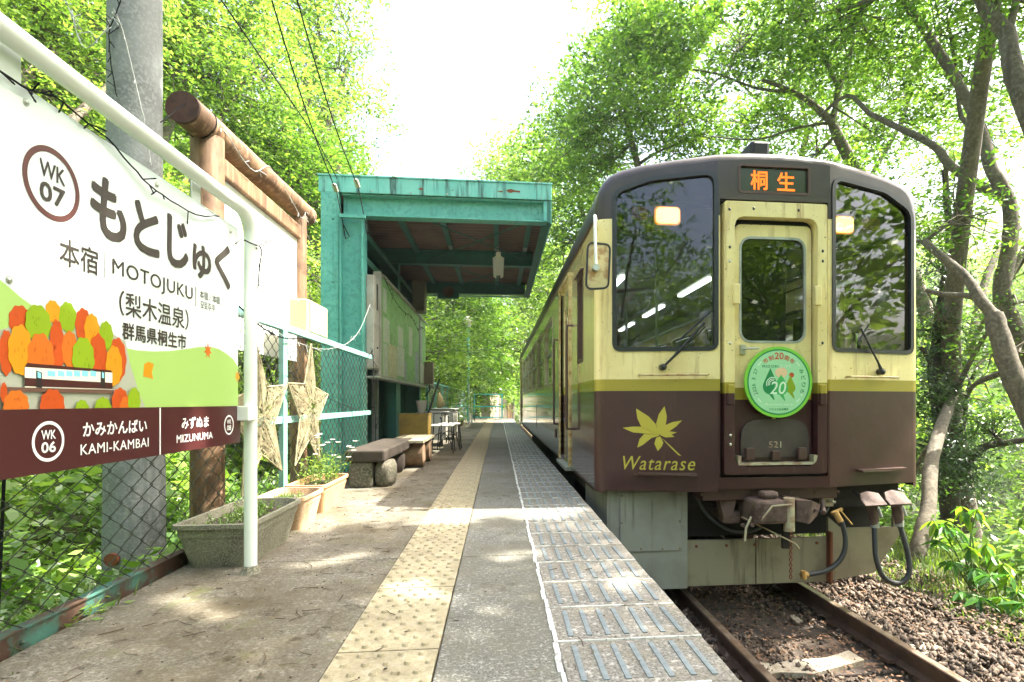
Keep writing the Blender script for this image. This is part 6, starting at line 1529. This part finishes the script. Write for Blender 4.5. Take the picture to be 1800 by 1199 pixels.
# --- shading canopy over the near track and platform, above and beside the frame
rg = RNG
def shade_tree(label, base, n, xr, yr, zr):
    C = np.stack([rg.uniform(*xr, n), rg.uniform(*yr, n), rg.uniform(*zr, n)], 1)   # shadow spot on the ground + height
    C[:, 0] += C[:, 2]*kx; C[:, 1] += C[:, 2]*ky
    # keep clear of the picture: angle test against the frame edges of real space
    dx = C-np.array(CAM); dep = dx@np.array(FW); pxs = XPP+FPX*(dx@np.array(RT))/np.maximum(dep, .1); pys = YH-FPX*dx[:, 2]/np.maximum(dep, .1)
    return C
def canopy(label, base, blobs, leaf='L_fresh', **kw):
    kw.setdefault('carve', True); kw.setdefault('dens', 1.7)
    return tree('shade_tree', label, base, [([base, Vector(base)+Vector((-.3, .1, 4)), Vector(blobs[0][0])], .22, .08)], blobs, leaf, **kw)
def proj(x, y, z): return Vector((x+z*kx, y+z*ky, z))
cb_ = []
for (x, y_, z, r_, n_) in ((-2.0, .8, 7.4, 1.0, 40), (-2.1, 1.7, 7.2, 1.0, 45), (-2.0, 2.5, 7.5, .9, 40), (-2.5, 3.05, 7.8, .5, 24), (-3.2, 3.05, 7.8, .5, 24), (-4.0, 3.0, 7.8, .5, 24), (-4.8, 3.0, 7.8, .6, 24), (-1.0, 1.0, 7.0, 1.3, 60), (.2, .6, 7.2, 1.3, 60), (-.9, 2.4, 7.4, 1.3, 60), (.4, 2.2, 7.0, 1.3, 60), (-.6, 3.3, 8.0, 1.0, 45), (1.5, 1.5, 7.6, 1.4, 60), (2.3, 2.9, 7.4, 1.3, 55), (2.9, 1.2, 7, 1.3, 55), (-.2, -.8, 7, 1.5, 50), (2.2, -.8, 7, 1.6, 50), (1.0, 3.6, 7.8, 1.2, 50), (2.0, 4.2, 7.8, 1.2, 50), (3.0, 4.4, 7.6, 1.2, 40), (4.4, .5, 6.5, 1.5, 40)):
    cb_.append((proj(x, y_, z), (r_, r_, .8), n_))
canopy('broad tree beside the near track shading the platform from the right', (6.6, 1.4, gz(6.6, 1.4)), cb_, size=.08, nl=60, srad=(.4, .7))
cb_ = []
for (x, y_, z, r_, n_) in ((.6, 5.4, 7.6, 1.2, 60), (1.7, 5.6, 7.6, 1.3, 60), (2.6, 5.6, 8, 1.3, 55), (.2, 6.3, 8, 1.2, 55), (-.5, 5.4, 8.2, 1.0, 45), (-.6, 7.6, 8.5, 1.5, 45), (1.4, 7.3, 8.4, 1.5, 50), (3.2, 6.8, 8, 1.4, 40), (.2, 9.4, 9, 1.6, 50), (2.0, 9.6, 9, 1.6, 50), (-.2, 11.5, 9.5, 1.7, 45), (2.0, 12, 9.5, 1.7, 45)):
    p = proj(x, y_, z)
    cb_.append((p, (r_, r_, .7), int(n_*.8)))
canopy('tree arching high over the railcar and shading its side', (7.4, 8.0, gz(7.4, 8.0)), cb_, size=.075, nl=56, srad=(.4, .7))

# --- leafy hillside on the left
def lefttree(label, base, pts, mat_='L_yellow', size=.075, ns=46, k=.10, **kw):
    b = Vector((base[0], base[1], gz(*base)-.2)); top = sum([A(*q) for q in pts], Vector())/len(pts)
    bl_ = [(A(*q), (q[2]*k*1.1, q[2]*k*1.2, q[2]*k*.9), ns) for q in pts]
    tree('hillside_tree', label, b, [([b, b.lerp(top, .4)+Vector((-.3, 0, .5)), top], .15, .05), ([b.lerp(top, .5), top+Vector((.6, 1.0, .8))], .07, .03)], bl_, mat_, size=size*1.15, nl=28, group='trees on the left hillside', droop=.35, **{**dict(carve=False), **kw})
lefttree('maple-like tree with fine leaves filling the top left corner', (-4.6, 4.6), [(60, 60, 6.5), (150, 30, 7), (40, -40, 6), (140, 130, 7), (60, 170, 6.5), (-60, 100, 6), (150, 260, 7.5), (190, -30, 7)], 'L_yellow', .055, 50, .10, srad=(.25, .45))
lefttree('leafy tree just right of the utility pole, bright in the sun', (-5.0, 8.0), [(330, 60, 9), (420, 40, 9.5), (380, 150, 9), (300, 130, 8.5), (460, 140, 9.5), (300, 20, 8.5), (300, -50, 9), (400, -40, 9.5), (350, 260, 9.5)], 'L_yellow', .075, 50, .10, srad=(.3, .5))
lefttree('pale airy tree whose right side thins out against the white sky', (-4.6, 12.5), [(500, 60, 13), (560, 40, 13.5), (590, 120, 14), (530, 160, 13), (570, 210, 14), (500, -30, 13), (600, 20, 14), (560, -50, 13.5), (610, 190, 15)], 'L_yellow', .10, 26, .085, srad=(.35, .6))
lefttree('darker green tree above the log frame', (-4.8, 10.2), [(450, 230, 10.5), (500, 260, 11), (530, 320, 11), (480, 300, 10.5), (560, 290, 11.5), (550, 380, 11.5), (560, 450, 11.5)], 'L_fresh', .08, 48, .085, srad=(.3, .5))
lefttree('sunlit bush-like tree filling the gap below the log frame', (-4.0, 6.6), [(300, 380, 7.5), (250, 330, 7.5), (320, 480, 7), (420, 560, 7.5), (540, 480, 9), (560, 560, 9), (300, 620, 6.5), (480, 650, 7.5)], 'L_yellow', .07, 40, .09, srad=(.3, .5))
lefttree('tree behind the shelter rising above its roof edge', (-5.5, 16), [(590, 280, 17), (545, 180, 17), (600, 330, 17), (560, 260, 17)], 'L_fresh', .12, 34, .07, srad=(.5, .8))
lefttree('bright tree past the shelter on the left of the far platform', (-3.8, 19), [(768, 560, 19), (775, 600, 20), (760, 620, 18), (775, 650, 19), (765, 680, 17)], 'L_yellow', .13, 34, .07, srad=(.5, .8))
lefttree('round dark-green tree behind the lamp post globe', (-3.9, 30), [(810, 540, 30), (840, 600, 30), (845, 540, 31), (850, 650, 29), (835, 680, 28), (800, 520, 30), (770, 520, 28)], 'L_fresh', .19, 40, .055, srad=(.7, 1.1))
lefttree('pale tree at the end of the platform above the turquoise barrier', (-1.6, 36), [(860, 640, 36), (880, 660, 38), (850, 690, 34), (875, 600, 38), (905, 660, 40), (865, 560, 38)], 'L_yellow', .22, 36, .05, srad=(.8, 1.2))

# --- bushes, shared meshes: hillside cover on both sides and beyond
def proto_tree(seed, mat_, size, nl, ns, R_, H):
    t = thing('wooded_tree', 'x', 'tree', (0, 0, 0))
    mb = MB(); limb(mb, [(0, 0, -.5), (.1, .05, H*.35), (-.1, .1, H*.7)], .16, .06, 7)
    for i in range(5):
        a = i*1.3; limb(mb, [(0, 0, H*(.3+.07*i)), (math.cos(a)*R_*.4, math.sin(a)*R_*.4, H*.6), (math.cos(a)*R_*.7, math.sin(a)*R_*.7, H*.75)], .06, .02, 5)
    build('trunk', mb, M['bark'], t)
    d = unit(RNG.normal(0, 1, (ns, 3)))*(RNG.uniform(.25, 1, ns)**.5)[:, None]; d[:, 2] = np.maximum(d[:, 2], -.75)
    lob = 1+.25*np.sin(d[:, 0]*4+seed)*np.cos(d[:, 1]*5+seed)
    C = d*lob[:, None]*np.array([R_, R_, H*.42])+np.array([0, 0, H*.62])
    leaf_obj('crown', [sprays(C, RNG.uniform(.4, .8, ns)*R_*.32, nl, size, .5, droop=.35)], M[mat_], t, False)
    return t
protos = [proto_tree(1, 'L_yellow', .16, 30, 330, 2.6, 6.5), proto_tree(2, 'L_fresh', .16, 30, 330, 2.8, 7), proto_tree(3, 'L_fresh', .14, 30, 280, 2.2, 5), proto_tree(4, 'L_yellow', .20, 28, 330, 3.2, 7.5)]
spots = []
rg2 = random.Random(11)
for i in range(34):   # left slope
    y_ = 6+i*1.35+rg2.uniform(-1, 1); x = -6.2-rg2.uniform(0, 7)-max(0, 18-y_)*.12; spots.append((x, y_, 'left slope'))
for i in range(16): spots.append((-3.6-rg2.uniform(0, 1.2), 16+i*2.2, 'foot of the left slope'))
for i in range(26):   # far valley side right
    spots.append((rg2.uniform(22, 44), rg2.uniform(4, 60), 'far valley side'))
for i in range(22): spots.append((rg2.uniform(6.3, 12), 9+i*2.0, 'right bank below the track'))
for i in range(22):   # beyond
    spots.append((rg2.uniform(-12, 16), rg2.uniform(50, 75), 'slope closing the far view'))
seen = {}; spots.sort(key=lambda q: q[1])
ORD = ['nearest', 'second nearest', 'third nearest', 'fourth nearest', 'fifth nearest', 'sixth nearest', 'seventh nearest', 'eighth nearest', 'ninth nearest', 'tenth nearest', 'eleventh nearest', 'farthest']
for i, (x, y_, where) in enumerate(spots):
    if where == 'slope closing the far view' and -1.0 < x < 3.2 and y_ < 52: continue
    p = protos[i % 4]; s_ = rg2.uniform(.75, 1.15)
    if 'right bank' in where: s_ *= .85
    if 'far valley' in where: s_ *= 1.3
    if 'foot' in where: s_ *= .62
    if 'closing' in where: s_ *= 1.0
    kind_ = ('bright yellow-green', 'mid green', 'small mid green', 'broad pale green')[i % 4]
    k_ = seen.get((kind_, where), 0); seen[(kind_, where)] = k_+1
    dup_tree(p, None, f'{kind_} tree, {ORD[min(k_, 11)]} of its kind on the {where}', (x, y_, gz(x, y_)-.2), rg2.uniform(0, 6.28), s_, 'wood on the '+where)
# trees behind the camera, which the windscreens mirror
for i, (x, y_) in enumerate(((-5.5, -6), (-2.8, -13), (1.5, -17), (5.2, -9), (7.5, -4), (8.5, -12), (-7, -1), (4.2, -20), (10.5, -18), (-4, -22), (12, -6), (10.5, -3.0), (14, -4), (9.2, -8.5), (17, -5.5))):
    dup_tree(protos[i % 4], None, 'leafy tree behind the viewpoint, mirrored in the windscreens', (x, y_, gz(x, y_)-.2), i*1.1, 1.25+.35*(i % 3)/2, 'trees mirrored in the windscreens')
for p in protos:
    for c_ in list(p.children): bpy.data.objects.remove(c_)
    bpy.data.objects.remove(p)

# ------------------------------------------------------------------ undergrowth
def ground_leaves(N, fx, size, lo, hi, mat_, label, nm, cat, tone=(.1, .95), up=.6, zf=None, seed=5, cl=.25):
    rg = np.random.default_rng(seed); P = fx(rg, N)
    z0 = np.array([gz(a, b) for a, b in P]) if zf is None else zf(P)
    hz_ = rg.uniform(0, 1, N)**.8
    bumpy = .6+.4*np.sin(P[:, 0]*5.3+2*np.sin(P[:, 1]*3.7))*np.cos(P[:, 1]*4.4)
    Z = z0+lo+(hi-lo)*hz_*bumpy
    C = np.column_stack([P, Z])
    Nn = unit(rg.normal(0, up, (N, 3))+np.array([0, 0, 1])); D = unit(rg.normal(0, 1, (N, 3))*np.array([1, 1, .3])-np.array([0, 0, .25]))
    L = size*rg.uniform(.5, 1.3, N)
    tn = np.clip(tone[0]+(tone[1]-tone[0])*(.5*rg.random(N)+.5*(.5+.5*np.sin(P[:, 0]*3+P[:, 1]*4.1))), 0, 1)
    o = leaf_obj(nm, [(C, Nn, D, L, L*.5, tn)], M[mat_], None, False, kind='stuff', label=label, cat=cat)
    return o
ground_leaves(46000, lambda rg, N: np.column_stack([-1.57-3.2*rg.random(N)**1.3, .3+7.5*rg.random(N)]), .078, .02, .42, 'L_under', 'broad green leaves of undergrowth filling the ground behind the near fence', 'undergrowth', 'undergrowth')
ground_leaves(52000, lambda rg, N: np.column_stack([-2.6-12*rg.random(N), -2+46*rg.random(N)**1.2]), .17, .02, .75, 'L_yellow', 'bright leafy undergrowth covering the left hillside', 'undergrowth', 'undergrowth', seed=6)
ground_leaves(30000, lambda rg, N: np.column_stack([4.9+8*rg.random(N)**1.3, 2.0+40*rg.random(N)**1.6]), .13, .02, .55, 'L_under', 'low leafy cover on the bank falling away right of the track', 'ground_cover', 'ground cover', seed=7)
ground_leaves(36000, lambda rg, N: np.column_stack([22+45*rg.random(N), -5+75*rg.random(N)]), .55, .0, 2.0, 'L_yellow', 'sunny scrub on the far side of the valley', 'valley_scrub', 'scrub', seed=8)
ground_leaves(26000, lambda rg, N: np.column_stack([-30+62*rg.random(N), 44+50*rg.random(N)]), .55, .0, 2.2, 'L_yellow', 'bright scrub on the slope closing the far view', 'hill_scrub', 'scrub', seed=9)
def grass(N, fx, h, mat_, label, seed, nm='grass', w_=.007, zf=None):
    rg = np.random.default_rng(seed); P = fx(rg, N); z0 = np.array([gz(a, b) for a, b in P]) if zf is None else zf(P)
    B = np.column_stack([P, z0]); a = rg.uniform(0, 6.28, N); H = h*rg.uniform(.4, 1.2, N); ln = rg.uniform(.15, .8, N)
    d = np.column_stack([np.cos(a), np.sin(a), np.zeros(N)]); s_ = np.column_stack([-np.sin(a), np.cos(a), np.zeros(N)])*w_*rg.uniform(.6, 1.4, N)[:, None]
    m1 = B+d*(H*ln*.3)[:, None]+np.array([0, 0, 1.])*(H*.6)[:, None]; t = B+d*(H*ln)[:, None]+np.array([0, 0, 1.])*(H*(1-.35*ln))[:, None]
    v = np.stack([B-s_, B+s_, m1+s_*.8, m1-s_*.8, t], 1).reshape(-1, 3)
    q = (np.arange(N)*5)[:, None]
    F = np.concatenate([q+np.array([[0, 1, 2]]), q+np.array([[0, 2, 3]]), q+np.array([[3, 2, 4]])])
    npmesh(nm, v, F, M[mat_], np.repeat(rg.random(N), 5), kind='stuff', label=label, cat='grass')
grass(15000, lambda rg, N: np.column_stack([-1.50-.75*rg.random(N)**1.5, .4+6*rg.random(N)]), .34, 'L_grass', 'long bright grass blades growing along the foot of the near fence', 21, w_=.006)
grass(34000, lambda rg, N: np.column_stack([3.85+2.4*rg.random(N)**1.2, 2.2+14*rg.random(N)**1.2]), .14, 'L_grass', 'short dry grass on the sunlit shoulder right of the ballast', 22, w_=.005, zf=lambda P: np.array([max(gz(a, b), -1.10) for a, b in P]))
# weeds pushing under the fence rail onto the platform
wp = [(-1.50, .95), (-1.49, 1.08), (-1.49, 1.25), (-1.50, 1.5), (-1.49, 1.62), (-1.50, 2.2)]
parts = []
for x, y_ in wp:
    N = 26; P = np.array([x, y_, .01])+RNG.normal(0, 1, (N, 3))*np.array([.035, .07, .012]); P[:, 2] = np.abs(P[:, 2]-.0)+.004
    parts.append((P, unit(RNG.normal(0, .35, (N, 3))+np.array([0, 0, 1])), unit(RNG.normal(0, 1, (N, 3))*np.array([1, 1, .1])), RNG.uniform(.03, .075, N), RNG.uniform(.01, .022, N), RNG.uniform(.4, 1, N)))
leaf_obj('weeds', parts, M['L_yellow'], None, False, kind='stuff', label='green weeds creeping under the fence rail onto the paving', cat='weeds')

# large-leaved shrub at the lower right
def leafmesh(L, W):
    co = [(0, 0, 0), (L*.3, W*.42, .004), (L*.62, W*.40, -.006), (L, 0, -.03), (L*.62, -W*.40, -.006), (L*.3, -W*.42, .004), (L*.32, 0, -.006), (L*.64, 0, -.018)]
    f = [(0, 1, 6), (1, 2, 7, 6), (2, 3, 7), (0, 6, 5), (6, 7, 4, 5), (7, 3, 4)]
    me = bpy.data.meshes.new('leaf'); me.from_pydata(co, [], f); return me
shades = [leafmat('shrub_leaf_young', [(0, (.19, .30, .03)), (1, (.23, .32, .04))], .5, .03), leafmat('shrub_leaf_mid', [(0, (.07, .19, .03)), (1, (.09, .22, .04))], .45, .03), leafmat('shrub_leaf_old', [(0, (.045, .13, .03)), (1, (.06, .15, .03))], .4, .03)]
lm = []
for m_ in shades:
    me = leafmesh(.16, .06); me.materials.append(m_); lm.append(me)
def shrub(label, base, tips, nl=9):
    t = thing('broadleaf_shrub', label, 'shrub', tuple(base)); mb = MB()
    for (p, young) in tips:
        p = Vector(p); mid = Vector(base).lerp(p, .55)+Vector((random.uniform(-.05, .05), random.uniform(-.05, .05), .06))
        mb.tube(smoothpath([base, mid, p], 4), [.010-.0007*i for i in range(9)], 5)
        n_ = nl
        for k in range(n_):
            a = k*2.4+random.uniform(-.3, .3); fr = random.uniform(.0, .35)*(k % 3)/2
            q = p.lerp(Vector(mid), fr)
            tilt_ = random.uniform(.35, 1.2) if young else random.uniform(.0, .8)
            share('leaf', lm[0] if young and k < 6 else lm[1] if random.random() < .7 else lm[2], t, tuple(q-Vector(base)), (random.uniform(-.4, .4), tilt_, a), random.uniform(.75, 1.2))
    build('stems', mb, M['stem'], t)
sb = A(1712, 1030, 5.3); sb.z = gz(sb.x, sb.y)
tips = [(A(1690, 890, 5.3), 1), (A(1718, 895, 5.2), 1), (A(1660, 920, 5.35), 0), (A(1650, 950, 5.3), 0), (A(1735, 955, 5.2), 1), (A(1700, 960, 5.1), 1), (A(1745, 975, 5.3), 1), (A(1670, 985, 5.2), 0), (A(1715, 1000, 5.1), 0), (A(1765, 990, 5.1), 1), (A(1680, 930, 5.4), 0), (A(1790, 1040, 4.9), 0), (A(1640, 915, 5.4), 1)]
shrub('large-leaved shrub with drooping yellow-green new leaves at the lower right', sb, tips)
sb2 = A(1770, 1075, 4.8); sb2.z = gz(sb2.x, sb2.y)
shrub('lower broadleaf shrub below the yellow-green one at the right edge', sb2, [(A(1740, 1010, 4.9), 0), (A(1775, 1010, 4.8), 1), (A(1800, 1060, 4.6), 0), (A(1720, 1050, 4.8), 0), (A(1790, 1100, 4.6), 0), (A(1690, 1040, 5.0), 0), (A(1760, 1050, 4.7), 1)], 8)
print('TRIS', sum(len(m.polygons) for m in bpy.data.meshes))

# ------------------------------------------------------------------ added haze volume, pales the distance like glare
hz_m = bpy.data.materials.new('air'); hz_m.use_nodes = True; nt_ = hz_m.node_tree; nt_.nodes.clear()
o_ = nt_.nodes.new('ShaderNodeOutputMaterial'); v_ = nt_.nodes.new('ShaderNodeVolumePrincipled')
v_.inputs['Color'].default_value = (.95, .97, .92, 1); v_.inputs['Density'].default_value = .0009; v_.inputs['Anisotropy'].default_value = .35
nt_.links.new(v_.outputs[0], o_.inputs['Volume'])
build('haze', MB().box(-175, 205, -125, 265, -12, 75), hz_m, loc=(0, 0, 0), kind='stuff', label='added pale haze that bleaches the distant trees like glare', cat='haze')
